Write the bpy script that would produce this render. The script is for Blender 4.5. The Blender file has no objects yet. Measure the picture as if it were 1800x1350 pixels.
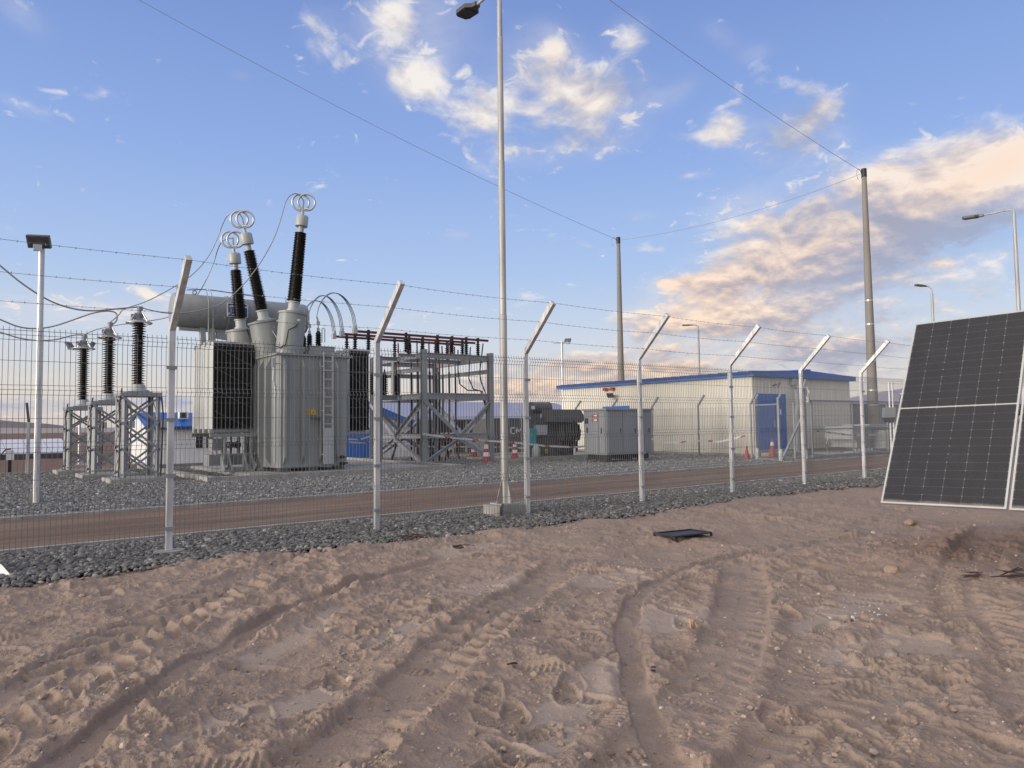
import bpy, math, random
import numpy as np
from mathutils import Vector, Matrix

# lighting / sky constants
SKY_RAMP = [(0.0, (0.74, 0.65, 0.62)), (0.045, (0.80, 0.74, 0.69)), (0.11, (0.68, 0.75, 0.86)), (0.20, (0.46, 0.62, 0.92)), (0.34, (0.315, 0.47, 0.87)), (0.50, (0.215, 0.34, 0.72)), (1.0, (0.17, 0.26, 0.55))]
GLOW = 1.3
BACK = 1.45
REAR = 0.55
ZEN = 1.2
SUN_E = 2.9
# clouds as the photograph shows them: photo x, y, radii, tilt, density, light bias, pinkness
CLOUDS = [
 (735, 60, 110, 80, 20, 0.71, 0.20, 0), (745, 140, 45, 32, 0, 0.70, 0.3, 0), (690, 20, 45, 35, 0, 0.63, 0.3, 0), (560, 45, 40, 40, 40, 0.37, 0.2, 0),
 (950, 115, 70, 62, 30, 0.85, -0.12, 0), (975, 85, 28, 30, 50, 0.48, 0.5, 0.3), (1105, 60, 42, 34, 0, 0.51, 0.1, 0), (1080, 160, 80, 36, -8, 1.0, -0.16, 0), (1045, 185, 34, 24, 0, 0.43, 0.45, 0.2),
 (850, 190, 52, 40, 20, 0.55, 0.1, 0), (1000, 250, 66, 44, 0, 0.57, 0.0, 0), (1080, 240, 60, 30, 0, 0.53, -0.12, 0), (890, 272, 60, 22, -10, 0.53, 0.25, 0), (850, 300, 40, 14, -25, 0.49, 0.3, 0),
 (1275, 225, 40, 34, 20, 0.72, 0.1, 0), (1230, 240, 30, 10, 0, 0.35, 0.2, 0), (1405, 235, 72, 46, 10, 1.15, -0.42, 0), (1440, 195, 42, 14, 30, 0.60, 0.55, 0.2), (1265, 60, 45, 22, -30, 0.42, 0.25, 0), (1330, 95, 34, 20, 10, 0.40, 0.2, 0), (1200, 155, 40, 18, 30, 0.36, 0.05, 0),
 (1540, 305, 110, 36, 12, 0.60, 0.34, 0.35), (1725, 305, 130, 36, 22, 0.90, 0.50, 0.55), (1800, 280, 90, 30, 22, 0.52, 0.45, 0.4), (1290, 365, 80, 40, 8, 0.52, 0.30, 0.3), (1400, 380, 90, 24, 5, 0.52, -0.35, 0), (1480, 400, 190, 60, 18, 0.64, 0.06, 0.35),
 (1640, 370, 120, 40, 18, 0.53, -0.30, 0), (1330, 480, 170, 66, 16, 0.73, 0.14, 0.55), (1210, 530, 90, 42, 10, 0.52, 0.18, 0.7), (1480, 500, 130, 70, 12, 0.53, -0.22, 0.15), (1600, 440, 120, 46, 14, 0.47, -0.28, 0), (1300, 590, 170, 48, 0, 0.69, -0.02, 0.75),
 (1760, 400, 110, 30, 10, 0.45, -0.38, 0), (1770, 450, 70, 14, 10, 0.43, 0.30, 0.3), (1560, 605, 140, 22, 5, 0.53, -0.25, 0.2), (1590, 555, 120, 16, 10, 0.36, -0.12, 0.1), (1480, 650, 200, 34, 0, 0.60, -0.30, 0.2), (1655, 462, 16, 8, 0, 0.47, 0.3, 0.3),
 (1000, 650, 140, 30, 3, 0.95, 0.10, 1.0), (930, 690, 160, 20, 0, 0.90, 0.15, 1.1), (1190, 650, 90, 26, 0, 0.85, 0.05, 0.8), (780, 560, 120, 26, 0, 0.30, 0.25, 0.5),
 (130, 545, 220, 28, -4, 0.51, 0.30, 0.4), (250, 510, 34, 10, -22, 0.62, 0.4, 0.3), (60, 715, 240, 16, 0, 0.78, -0.40, 0), (300, 700, 200, 14, 0, 0.40, -0.25, 0), (500, 560, 200, 30, 0, 0.24, 0.3, 0.5),
 (30, 18, 52, 26, -25, 0.50, 0.2, 0), (42, 188, 48, 14, -18, 0.40, 0.15, 0), (420, 132, 22, 10, 0, 0.35, 0.1, 0), (803, 412, 34, 10, 0, 0.50, 0.3, 0.1), (1222, 308, 32, 8, 0, 0.48, 0.25, 0.1), (1125, 380, 44, 14, 0, 0.34, 0.1, 0.2),
 (1165, 497, 22, 10, 0, 0.55, 0.3, 0.3), (920, 518, 16, 7, 0, 0.45, 0.3, 0.3), (1180, 500, 40, 14, 0, 0.35, 0.2, 0.4),
]

# ------------------------------------------------------------------ camera
# world axes: X runs along the perimeter fence, Y points into the substation
SC = bpy.context.scene
FPX, CAMH, HOR, ROLL = 1300.0, 1.42, 746.0, 0.012
YAW = math.atan2(1700, 1300)
TH = math.atan((HOR - 675) / FPX)
_F = np.array([math.cos(YAW), math.sin(YAW), 0.0]); _R = np.array([math.sin(YAW), -math.cos(YAW), 0.0]); _U = np.array([0, 0, 1.0])
FWD = _F * math.cos(TH) + _U * math.sin(TH)
_up = _U * math.cos(TH) - _F * math.sin(TH)
UP = _up * math.cos(ROLL) + _R * math.sin(ROLL)
RT = _R * math.cos(ROLL) - _up * math.sin(ROLL)
CAM = np.array([0, 0, CAMH])
cd = bpy.data.cameras.new("camera"); cam = bpy.data.objects.new("camera", cd); SC.collection.objects.link(cam)
cd.lens = 26.0; cd.sensor_width = 36.0; cd.clip_start = 0.05; cd.clip_end = 20000
cam.matrix_world = Matrix(((RT[0], UP[0], -FWD[0], 0), (RT[1], UP[1], -FWD[1], 0), (RT[2], UP[2], -FWD[2], CAMH), (0, 0, 0, 1)))
SC.camera = cam

def ray(px, py): return FWD + RT * (px - 900) / FPX + UP * (675 - py) / FPX
def gp(px, py, z=0.0):                      # photo pixel -> point at height z
    r = ray(px, py); return CAM + r * ((z - CAMH) / r[2])
def oy(px, py, Y):                          # photo pixel -> point on the vertical plane at Y
    r = ray(px, py); return CAM + r * (Y / r[1])
def ox(px, py, X):
    r = ray(px, py); return CAM + r * (X / r[0])
def dz(px, py, Z): return CAM + ray(px, py) * Z

# ------------------------------------------------------------------ view
SC.view_settings.view_transform = 'Standard'; SC.view_settings.look = 'None'
SC.view_settings.exposure = 0.0; SC.view_settings.gamma = 1.0
SC.cycles.max_bounces = 6; SC.cycles.diffuse_bounces = 3; SC.cycles.glossy_bounces = 3

# ------------------------------------------------------------------ node helper
class NG:
    def __init__(s, nt): s.nt = nt; s.n = nt.nodes; s.l = nt.links
    def new(s, t, **k):
        n = s.n.new(t)
        for a, b in k.items(): setattr(n, a, b)
        return n
    def put(s, sock, v):
        if hasattr(v, 'is_output') or isinstance(v, bpy.types.NodeSocket): s.l.new(v, sock)
        else: sock.default_value = v
    def m(s, op, a, b=None, c=None, clamp=False):
        n = s.n.new('ShaderNodeMath'); n.operation = op; n.use_clamp = clamp
        s.put(n.inputs[0], a)
        if b is not None: s.put(n.inputs[1], b)
        if c is not None: s.put(n.inputs[2], c)
        return n.outputs[0]
    def v(s, op, a, b=None, out=0):
        n = s.n.new('ShaderNodeVectorMath'); n.operation = op
        s.put(n.inputs[0], a)
        if b is not None: s.put(n.inputs[1], b)
        return n.outputs['Value'] if op in ('DOT_PRODUCT', 'LENGTH') else n.outputs[0]
    def scale(s, a, k):
        n = s.n.new('ShaderNodeVectorMath'); n.operation = 'SCALE'; s.put(n.inputs[0], a); s.put(n.inputs['Scale'], k); return n.outputs[0]
    def noise(s, vec, scale, detail=4, rough=0.55, dist=0.0):
        n = s.n.new('ShaderNodeTexNoise'); s.put(n.inputs['Vector'], vec)
        n.inputs['Scale'].default_value = scale; n.inputs['Detail'].default_value = detail
        n.inputs['Roughness'].default_value = rough; n.inputs['Distortion'].default_value = dist
        return n.outputs['Fac']
    def sm(s, x, lo, hi):
        n = s.n.new('ShaderNodeMapRange'); n.interpolation_type = 'SMOOTHSTEP'; s.put(n.inputs[0], x)
        s.put(n.inputs[1], lo); s.put(n.inputs[2], hi); return n.outputs[0]
    def mix(s, f, a, b, mode='MIX'):
        n = s.n.new('ShaderNodeMix'); n.data_type = 'RGBA'; n.blend_type = mode
        s.put(n.inputs[0], f)
        for i, x in ((6, a), (7, b)):
            s.put(n.inputs[i], (tuple(x) + (1,))[:4] if isinstance(x, (tuple, list)) else x)
        return n.outputs[2]
    def ramp(s, x, stops):
        n = s.n.new('ShaderNodeValToRGB'); s.put(n.inputs[0], x); e = n.color_ramp.elements
        while len(e) < len(stops): e.new(0.5)
        for el, (p, c) in zip(e, stops): el.position = p; el.color = (tuple(c) + (1,))[:4]
        return n.outputs[0]

# ------------------------------------------------------------------ world: evening sky with clouds
SUN_EL, SUN_AZ = math.radians(7), math.radians(176)     # sun low over -X
sdir = np.array([math.cos(SUN_AZ) * math.cos(SUN_EL), math.sin(SUN_AZ) * math.cos(SUN_EL), math.sin(SUN_EL)])
W = bpy.data.worlds.new("World"); SC.world = W; W.use_nodes = True
g = NG(W.node_tree); g.n.clear()
tc = g.new('ShaderNodeTexCoord'); D = tc.outputs['Generated']
sep = g.new('ShaderNodeSeparateXYZ'); g.l.new(D, sep.inputs[0])
dzv = g.m('MAXIMUM', sep.outputs[2], 0.0)
sky = g.new('ShaderNodeTexSky', sky_type='NISHITA', sun_disc=False)
sky.sun_elevation = SUN_EL; sky.sun_rotation = math.pi / 2 - SUN_AZ; sky.dust_density = 1.5; sky.ozone_density = 2.0; sky.altitude = 1000
nish = g.scale(sky.outputs[0], 0.10)
# clear-air colours by elevation, tuned to this evening
clear = g.ramp(dzv, SKY_RAMP)
base = g.mix(0.12, clear, nish)
sund = g.m('MAXIMUM', g.v('DOT_PRODUCT', D, tuple(sdir)), 0.0)
glow = g.m('MULTIPLY', g.m('POWER', sund, 3.0), g.m('SUBTRACT', 1.0, g.sm(dzv, 0.0, 0.75)))
base = g.mix(1.0, base, g.scale((1.3, 1.0, 0.70), g.m('MULTIPLY', glow, GLOW)), 'ADD')
# cloud layer
inv = g.m('DIVIDE', 1.0, g.m('ADD', dzv, 0.30))
comb = g.new('ShaderNodeCombineXYZ'); g.l.new(g.m('MULTIPLY', sep.outputs[0], inv), comb.inputs[0]); g.l.new(g.m('MULTIPLY', sep.outputs[1], inv), comb.inputs[1])
Q = comb.outputs[0]
off = g.v('ADD', Q, (-0.036, -0.026, 0.0))
def cl_noise(q):
    a = g.noise(q, 4.2, 8, 0.56, 0.5); b = g.noise(q, 15.0, 5, 0.58, 0.4)
    return g.m('ADD', g.m('MULTIPLY', a, 0.80), g.m('MULTIPLY', b, 0.20))
N1 = cl_noise(Q); N2 = cl_noise(off)
Mden = 0.0; Lb = 0.0; Pk = 0.0
for (px, py, rx, ry, ang, amp, lit, pink) in CLOUDS:
    c = ray(px, py); c = c / np.linalg.norm(c)
    h = np.cross(c, [0, 0, 1]); h /= np.linalg.norm(h); vv = np.cross(h, c)
    ca, sa = math.cos(math.radians(ang)), math.sin(math.radians(ang))
    A = (h * ca + vv * sa) / (rx / FPX); B = (-h * sa + vv * ca) / (ry / FPX)
    da = g.v('DOT_PRODUCT', D, tuple(A)); db = g.v('DOT_PRODUCT', D, tuple(B))
    bl = g.m('POWER', math.exp(-1), g.m('MULTIPLY_ADD', da, da, g.m('MULTIPLY', db, db)))
    Mden = g.m('MULTIPLY_ADD', bl, amp, Mden)
    if lit: Lb = g.m('MULTIPLY_ADD', bl, lit, Lb)
    if pink: Pk = g.m('MULTIPLY_ADD', bl, pink, Pk)
front = g.m('GREATER_THAN', g.v('DOT_PRODUCT', D, tuple(_F)), 0.0)
Mden = g.m('MULTIPLY', Mden, front); Lb = g.m('MULTIPLY', Lb, front); Pk = g.m('MULTIPLY', Pk, front)
field = g.m('MULTIPLY_ADD', g.m('SUBTRACT', N1, 0.5), 3.7, Mden)
# broad bright cloud added overhead and behind the camera, unseen, to light the ground
west = g.sm(g.v('DOT_PRODUCT', D, (-0.985, -0.02, 0.17)), 0.15, 0.85)
rear = g.sm(g.v('DOT_PRODUCT', D, tuple(-_F)), -0.05, 0.40); zen = g.sm(dzv, 0.62, 0.80)
bk = g.m('MAXIMUM', west, g.m('MAXIMUM', rear, zen))
field = g.m('MULTIPLY_ADD', bk, 0.85, field)
fine = g.noise(Q, 19.0, 5, 0.55, 0.6)
puffs = g.sm(g.m('MULTIPLY_ADD', g.m('SUBTRACT', fine, 0.5), 3.4, g.m('MULTIPLY_ADD', g.m('SUBTRACT', N1, 0.5), 1.6, g.m('MULTIPLY', Mden, 0.95))), 0.50, 1.15)
dens = g.m('MAXIMUM', g.sm(field, 0.36, 1.05), g.m('MULTIPLY', puffs, 0.80))
dens = g.m('MAXIMUM', dens, g.m('MULTIPLY', g.sm(Mden, 0.10, 0.80), 0.26))
lit = g.m('ADD', g.m('MULTIPLY', g.m('SUBTRACT', N1, N2), 3.4), g.m('ADD', Lb, 0.52))
edge = g.sm(field, 1.05, 0.40)
lit = g.m('MULTIPLY_ADD', edge, 0.16, g.m('MULTIPLY_ADD', g.m('SUBTRACT', fine, 0.5), 0.9, lit)); lit = g.m('MINIMUM', g.m('MAXIMUM', lit, 0.0), 1.0)
ccol = g.ramp(lit, [(0.0, (0.37, 0.42, 0.57)), (0.35, (0.48, 0.50, 0.62)), (0.62, (0.70, 0.66, 0.66)), (0.85, (0.88, 0.81, 0.75)), (1.0, (0.98, 0.92, 0.84))])
warm = g.m('MINIMUM', Pk, 1.0)
ccol = g.mix(warm, ccol, g.mix(1.0, ccol, (1.07, 0.88, 0.74), 'MULTIPLY'))
ccol = g.mix(rear, ccol, (0.78 * REAR, 0.80 * REAR, 0.85 * REAR)); ccol = g.mix(zen, ccol, (0.98 * ZEN, 0.94 * ZEN, 0.92 * ZEN)); ccol = g.mix(west, ccol, (1.22 * BACK, 1.10 * BACK, 0.94 * BACK))
skyc = g.mix(g.m('MULTIPLY', dens, 0.90), base, ccol)
# below the horizon: dull earth, seen only by downward bounce light
skyc = g.mix(g.sm(sep.outputs[2], -0.02, -0.004), (0.16, 0.13, 0.11), skyc)
bg = g.new('ShaderNodeBackground'); g.l.new(skyc, bg.inputs[0]); bg.inputs[1].default_value = 1.0
wo = g.new('ShaderNodeOutputWorld'); g.l.new(bg.outputs[0], wo.inputs[0])
# ------------------------------------------------------------------ sun lamp
sl = bpy.data.lights.new("evening_sun", 'SUN'); sl.energy = SUN_E; sl.angle = math.radians(22); sl.color = (1.0, 0.92, 0.82)
so = bpy.data.objects.new("evening_sun", sl); SC.collection.objects.link(so)
so.rotation_euler = Vector(tuple(sdir)).to_track_quat('Z', 'Y').to_euler()

# ------------------------------------------------------------------ object helpers
rng = np.random.default_rng(7); random.seed(7)
class MB:
    """collects shapes; build() links them as ONE mesh object"""
    def __init__(s): s.cuts = []; s.v = []; s.f = []; s.n = 0; s.mi = []; s.cur = 0
    def add(s, V, Fc):
        V = np.asarray(V, float).reshape(-1, 3); s.v.append(V); s.cuts.append((V, Fc))
        s.f += [tuple(i + s.n for i in f) for f in Fc]; s.mi += [s.cur] * len(Fc); s.n += len(V); return s
    def box(s, lo, hi):
        x0, y0, z0 = lo; x1, y1, z1 = hi
        return s.add([(x0, y0, z0), (x1, y0, z0), (x1, y1, z0), (x0, y1, z0), (x0, y0, z1), (x1, y0, z1), (x1, y1, z1), (x0, y1, z1)],
                     [(0, 3, 2, 1), (4, 5, 6, 7), (0, 1, 5, 4), (1, 2, 6, 5), (2, 3, 7, 6), (3, 0, 4, 7)])
    def cbox(s, c, d): return s.box([c[i] - d[i] / 2 for i in range(3)], [c[i] + d[i] / 2 for i in range(3)])
    def bbox(s, lo, hi, b=0.006):
        # box with chamfered vertical edges
        x0, y0, z0 = lo; x1, y1, z1 = hi
        return s.prism([(x0 + b, y0), (x1 - b, y0), (x1, y0 + b), (x1, y1 - b), (x1 - b, y1), (x0 + b, y1), (x0, y1 - b), (x0, y0 + b)], z0, z1)
    def prism(s, poly, z0, z1):
        n = len(poly); V = [(x, y, z0) for x, y in poly] + [(x, y, z1) for x, y in poly]
        return s.add(V, [tuple(range(n))[::-1], tuple(range(n, 2 * n))] + [(i, (i + 1) % n, n + (i + 1) % n, n + i) for i in range(n)])
    def extr(s, poly3, d):
        # polygon in space pushed along d
        P = np.asarray(poly3, float); n = len(P); V = np.vstack([P, P + np.asarray(d, float)])
        return s.add(V, [tuple(range(n))[::-1], tuple(range(n, 2 * n))] + [(i, (i + 1) % n, n + (i + 1) % n, n + i) for i in range(n)])
    def bar(s, a, b, w, h=None, up=(0, 0, 1)):
        # rectangular bar from a to b
        h = w if h is None else h
        a = np.asarray(a, float); b = np.asarray(b, float); t = b - a; t /= np.linalg.norm(t)
        x = np.cross(t, up)
        if np.linalg.norm(x) < 1e-3: x = np.cross(t, (0, 1, 0))
        x /= np.linalg.norm(x); y = np.cross(x, t)
        V = [p + x * (i * w / 2) + y * (j * h / 2) for p in (a, b) for i, j in ((-1, -1), (1, -1), (1, 1), (-1, 1))]
        return s.add(V, [(0, 1, 2, 3)[::-1], (4, 5, 6, 7), (0, 1, 5, 4), (1, 2, 6, 5), (2, 3, 7, 6), (3, 0, 4, 7)])
    def angle(s, a, b, w, t=0.008, up=(0, 0, 1)):
        # L-profile: two thin bars
        a = np.asarray(a, float); b = np.asarray(b, float); d = b - a; d /= np.linalg.norm(d)
        x = np.cross(d, up)
        if np.linalg.norm(x) < 1e-3: x = np.cross(d, (0, 1, 0))
        x /= np.linalg.norm(x); y = np.cross(x, d)
        s.bar(a, b, w, t, up); o = x * (w / 2 - t / 2) - y * (w / 2 + t / 2); return s.bar(a + o, b + o, t, w, up)
    def tube(s, pts, r, n=8, caps=True):
        P = np.asarray(pts, float); k = len(P); R = np.full(k, r) if np.isscalar(r) else np.asarray(r, float)
        T = np.gradient(P, axis=0); T /= np.linalg.norm(T, axis=1)[:, None] + 1e-12
        u = np.cross(T[0], (0, 0, 1.0))
        if np.linalg.norm(u) < 1e-3: u = np.cross(T[0], (0, 1.0, 0))
        V = []; ang = np.arange(n) * 2 * math.pi / n
        for i in range(k):
            u = u - T[i] * (u @ T[i]); u /= np.linalg.norm(u); w = np.cross(T[i], u)
            V.append(P[i] + R[i] * (np.cos(ang)[:, None] * u + np.sin(ang)[:, None] * w))
        Fc = [(i * n + j, i * n + (j + 1) % n, (i + 1) * n + (j + 1) % n, (i + 1) * n + j) for i in range(k - 1) for j in range(n)]
        if caps: Fc += [tuple(range(n))[::-1], tuple(range((k - 1) * n, k * n))]
        return s.add(np.vstack(V), Fc)
    def lathe(s, prof, o, axis=(0, 0, 1), n=20):
        # profile [(radius, height)] turned about axis through o
        ax = np.asarray(axis, float); ax /= np.linalg.norm(ax); u = np.cross(ax, (0.3, 1, 0.1)); u /= np.linalg.norm(u); w = np.cross(ax, u)
        ang = np.arange(n) * 2 * math.pi / n; ring = np.cos(ang)[:, None] * u + np.sin(ang)[:, None] * w
        o = np.asarray(o, float); V = np.vstack([o + ax * h + ring * max(r, 1e-4) for r, h in prof]); k = len(prof)
        Fc = [(i * n + j, i * n + (j + 1) % n, (i + 1) * n + (j + 1) % n, (i + 1) * n + j) for i in range(k - 1) for j in range(n)]
        return s.add(V, Fc + [tuple(range(n))[::-1], tuple(range((k - 1) * n, k * n))])
    def torus(s, c, axis, R, r, n=28, m=8):
        ax = np.asarray(axis, float); ax /= np.linalg.norm(ax); u = np.cross(ax, (0.3, 0.2, 1)); u /= np.linalg.norm(u); w = np.cross(ax, u)
        t = np.arange(n) * 2 * math.pi / n
        V = []
        for a in t:
            d = math.cos(a) * u + math.sin(a) * w
            V += [np.asarray(c) + d * (R + r * math.cos(b)) + ax * r * math.sin(b) for b in np.arange(m) * 2 * math.pi / m]
        return s.add(V, [(i * m + j, i * m + (j + 1) % m, ((i + 1) % n) * m + (j + 1) % m, ((i + 1) % n) * m + j) for i in range(n) for j in range(m)])
    def each(s, name, mat, parent=None):
        # one object per shape collected
        return [MB().add(V, Fc).build(name, mat, parent) for V, Fc in s.cuts]
    def build(s, name, mat, parent=None, smooth=None):
        V = np.vstack(s.v); o_ = np.zeros(3)
        if parent is not None: o_ = np.array(world_of(parent))
        else:
            o_ = np.array([(V[:, 0].min() + V[:, 0].max()) / 2, (V[:, 1].min() + V[:, 1].max()) / 2, V[:, 2].min()])
        me = bpy.data.meshes.new(name); me.from_pydata((V - o_).tolist(), [], s.f)
        for mm in (mat if isinstance(mat, (list, tuple)) else [mat]): me.materials.append(mm)
        if any(s.mi): me.polygons.foreach_set('material_index', s.mi)
        if smooth is not None:
            me.polygons.foreach_set('use_smooth', [True] * len(me.polygons)); me.set_sharp_from_angle(angle=math.radians(smooth))
        ob = bpy.data.objects.new(name, me); SC.collection.objects.link(ob)
        if parent is not None: ob.parent = parent
        else: ob.location = o_
        return ob
WLOC = {}
def world_of(o):
    p = np.array(o.location)
    while o.parent is not None: o = o.parent; p = p + np.array(o.location)
    return p
def tag(o, label, cat, group=None):
    o['label'] = label; o['category'] = cat
    if group: o['group'] = group
    return o
def thing(name, label, cat, loc, group=None):
    o = bpy.data.objects.new(name, None); o.empty_display_size = 0.2; SC.collection.objects.link(o); o.location = loc
    return tag(o, label, cat, group)
def dup(root, loc, label=None, rotz=None):
    def cp(o, par):
        c = o.copy(); SC.collection.objects.link(c)
        if par is not None: c.parent = par
        for ch in list(o.children): cp(ch, c)
        return c
    r = cp(root, None); r.location = loc
    if label: r['label'] = label
    if rotz is not None: r.rotation_euler.z = rotz
    return r
def structure(o): o['kind'] = 'structure'; return o
def raw(name, V, Fq, mat, tri=False, smooth=True, attr=None):
    me = bpy.data.meshes.new(name); k = Fq.shape[1]
    me.vertices.add(len(V)); me.vertices.foreach_set('co', V.astype(np.float32).ravel())
    me.loops.add(Fq.size); me.loops.foreach_set('vertex_index', Fq.astype(np.int32).ravel())
    me.polygons.add(len(Fq)); me.polygons.foreach_set('loop_start', np.arange(0, Fq.size, k, dtype=np.int32))
    me.polygons.foreach_set('use_smooth', np.full(len(Fq), smooth))
    if attr is not None:
        for nm, val in attr.items():
            a = me.attributes.new(nm, 'FLOAT', 'POINT'); a.data.foreach_set('value', val.astype(np.float32))
    me.materials.append(mat); me.update(calc_edges=True)
    o = bpy.data.objects.new(name, me); SC.collection.objects.link(o); return o

# ------------------------------------------------------------------ materials
def mat(name, col, rough=0.6, metal=0.0, var=0.12, vscale=3.0, bump=0.0, bscale=40.0, col2=None, streak=False, spec=0.5, coat=0.0):
    m = bpy.data.materials.new(name); m.use_nodes = True; g = NG(m.node_tree); b = g.n['Principled BSDF']
    tc = g.new('ShaderNodeTexCoord'); v = tc.outputs['Object']
    if streak:
        mp = g.new('ShaderNodeMapping'); mp.inputs['Scale'].default_value = (1, 1, 0.12); g.l.new(v, mp.inputs[0]); v2 = mp.outputs[0]
    else: v2 = v
    f = g.sm(g.noise(v2, vscale, 6, 0.62), 0.25, 0.75)
    c2 = col2 if col2 else tuple(c * (1 - var * 1.6) for c in col)
    c1 = tuple(min(1, c * (1 + var)) for c in col)
    g.l.new(g.mix(f, c2, c1), b.inputs['Base Color'])
    g.l.new(g.m('ADD', g.m('MULTIPLY', g.m('SUBTRACT', f, 0.5), 0.15), rough), b.inputs['Roughness'])
    b.inputs['Metallic'].default_value = metal; b.inputs['Specular IOR Level'].default_value = spec; b.inputs['Coat Weight'].default_value = coat
    if bump:
        bn = g.new('ShaderNodeBump'); bn.inputs['Strength'].default_value = bump; bn.inputs['Distance'].default_value = 0.01
        g.l.new(g.noise(v, bscale, 5, 0.6), bn.inputs['Height']); g.l.new(bn.outputs[0], b.inputs['Normal'])
    return m
M = dict(
 galv=mat('galvanised_steel', (0.60, 0.605, 0.61), 0.42, 0.40, 0.20, 11.0, streak=True),
 galv_d=mat('dull_galvanised_steel', (0.30, 0.31, 0.325), 0.55, 0.25, 0.14, 4.0, streak=True),
 pole=mat('weathered_galvanised_pole', (0.42, 0.41, 0.39), 0.5, 0.3, 0.22, 6.0, col2=(0.27, 0.255, 0.235), streak=True),
 wire=mat('zinc_wire', (0.19, 0.19, 0.195), 0.55, 0.2, 0.1),
 barb=mat('barbed_wire_steel', (0.16, 0.16, 0.17), 0.5, 0.4, 0.1),
 tank=mat('grey_tank_paint', (0.27, 0.288, 0.288), 0.45, 0.0, 0.12, 2.6, streak=True, col2=(0.205, 0.218, 0.214)),
 tank_l=mat('pale_grey_paint', (0.40, 0.42, 0.415), 0.42, 0.0, 0.06, 2.0, streak=True),
 rad=mat('radiator_paint', (0.50, 0.505, 0.495), 0.45, 0.0, 0.06, 2.0, streak=True),
 fin=mat('gap_shade_fin_paint', (0.085, 0.09, 0.088), 0.5, 0.0, 0.08, 2.0),  # shade of the deep gaps put into the plate colour
 black=mat('black_rubber', (0.018, 0.018, 0.019), 0.5, 0.0, 0.2),
 insul=mat('brown_black_porcelain', (0.016, 0.013, 0.012), 0.48, 0.0, 0.2),
 alu=mat('cast_aluminium', (0.52, 0.52, 0.51), 0.38, 0.55, 0.08),
 cable=mat('aluminium_conductor', (0.30, 0.30, 0.315), 0.5, 0.4, 0.1),
 dark=mat('dark_grey_paint', (0.10, 0.105, 0.10), 0.5, 0.0, 0.12, 3.0),
 darker=mat('black_painted_steel', (0.02, 0.02, 0.022), 0.5, 0.0, 0.2),
 red=mat('dark_red_heatshrink', (0.13, 0.022, 0.018), 0.55, 0.0, 0.12),
 conc=mat('pale_concrete', (0.34, 0.325, 0.30), 0.9, 0.0, 0.16, 5.0, 0.5, 60),
 conc_pole=mat('spun_concrete', (0.24, 0.22, 0.20), 0.85, 0.0, 0.14, 2.0, 0.3, 40, streak=True),
 wall=mat('cream_metal_cladding', (0.70, 0.67, 0.58), 0.5, 0.0, 0.075, 0.7, streak=True),
 wwhite=mat('white_metal_cladding', (0.70, 0.71, 0.71), 0.5, 0.0, 0.05, 0.8, streak=True),
 blue=mat('blue_painted_metal', (0.034, 0.145, 0.47), 0.42, 0.0, 0.10, 1.5, streak=True),
 blued=mat('dark_blue_gutter', (0.018, 0.05, 0.17), 0.5, 0.0, 0.1),
 glass=mat('dark_window_glass', (0.03, 0.035, 0.045), 0.12, 0.0, 0.1),
 teal=mat('teal_wrap', (0.05, 0.36, 0.38), 0.6, 0.0, 0.1),
 yellow=mat('yellow_label', (0.62, 0.40, 0.03), 0.6, 0.0, 0.05),
 white=mat('white_plastic', (0.74, 0.74, 0.73), 0.5, 0.0, 0.04),
 orange=mat('cone_orange', (0.62, 0.10, 0.035), 0.55, 0.0, 0.12, 8.0),
 conedull=mat('faded_cone_red', (0.36, 0.055, 0.042), 0.6, 0.0, 0.12, 8.0),
 signblue=mat('sign_blue', (0.02, 0.045, 0.22), 0.45, 0.0, 0.03),
 cab=mat('grey_cabinet_paint', (0.235, 0.25, 0.265), 0.5, 0.0, 0.06, 1.6, streak=True),
 skirt=mat('container_paint', (0.075, 0.078, 0.078), 0.6, 0.0, 0.2, 3.0),
 lav=mat('lavender_grey_sheeting', (0.33, 0.33, 0.44), 0.5, 0.0, 0.05, 0.2),
 pale=mat('pale_sky_sheen', (0.66, 0.65, 0.68), 0.55, 0.0, 0.06, 0.1),  # sky reflection on the far panels put into the base colour
 rust=mat('dark_rust', (0.07, 0.035, 0.025), 0.9, 0.0, 0.3, 10.0),
 wood=mat('splintered_wood', (0.42, 0.25, 0.16), 0.8, 0.0, 0.2, 14.0),
 redp=mat('signal_red', (0.42, 0.03, 0.025), 0.5, 0.0, 0.08),
 lampg=mat('luminaire_lens', (0.045, 0.047, 0.05), 0.2, 0.0, 0.1),
 luma=mat('luminaire_housing', (0.085, 0.085, 0.088), 0.45, 0.2, 0.1),
)

# ------------------------------------------------------------------ noise in numpy
def _hash(ix, iy, seed):
    h = (ix.astype(np.int64) * 374761393 + iy.astype(np.int64) * 668265263 + seed * 974634777) & 0xffffffff
    h = ((h ^ (h >> 13)) * 1274126177) & 0xffffffff
    return (h ^ (h >> 16)) & 0xffffffff
def perlin(x, y, seed=0):
    ix = np.floor(x); iy = np.floor(y); fx = x - ix; fy = y - iy
    u = fx * fx * fx * (fx * (fx * 6 - 15) + 10); v = fy * fy * fy * (fy * (fy * 6 - 15) + 10)
    def gr(a, b, dx, dy):
        t = _hash(ix + a, iy + b, seed) * (2 * math.pi / 4294967296.0); return np.cos(t) * dx + np.sin(t) * dy
    n00 = gr(0, 0, fx, fy); n10 = gr(1, 0, fx - 1, fy); n01 = gr(0, 1, fx, fy - 1); n11 = gr(1, 1, fx - 1, fy - 1)
    return (n00 * (1 - u) + n10 * u) * (1 - v) + (n01 * (1 - u) + n11 * u) * v
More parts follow.
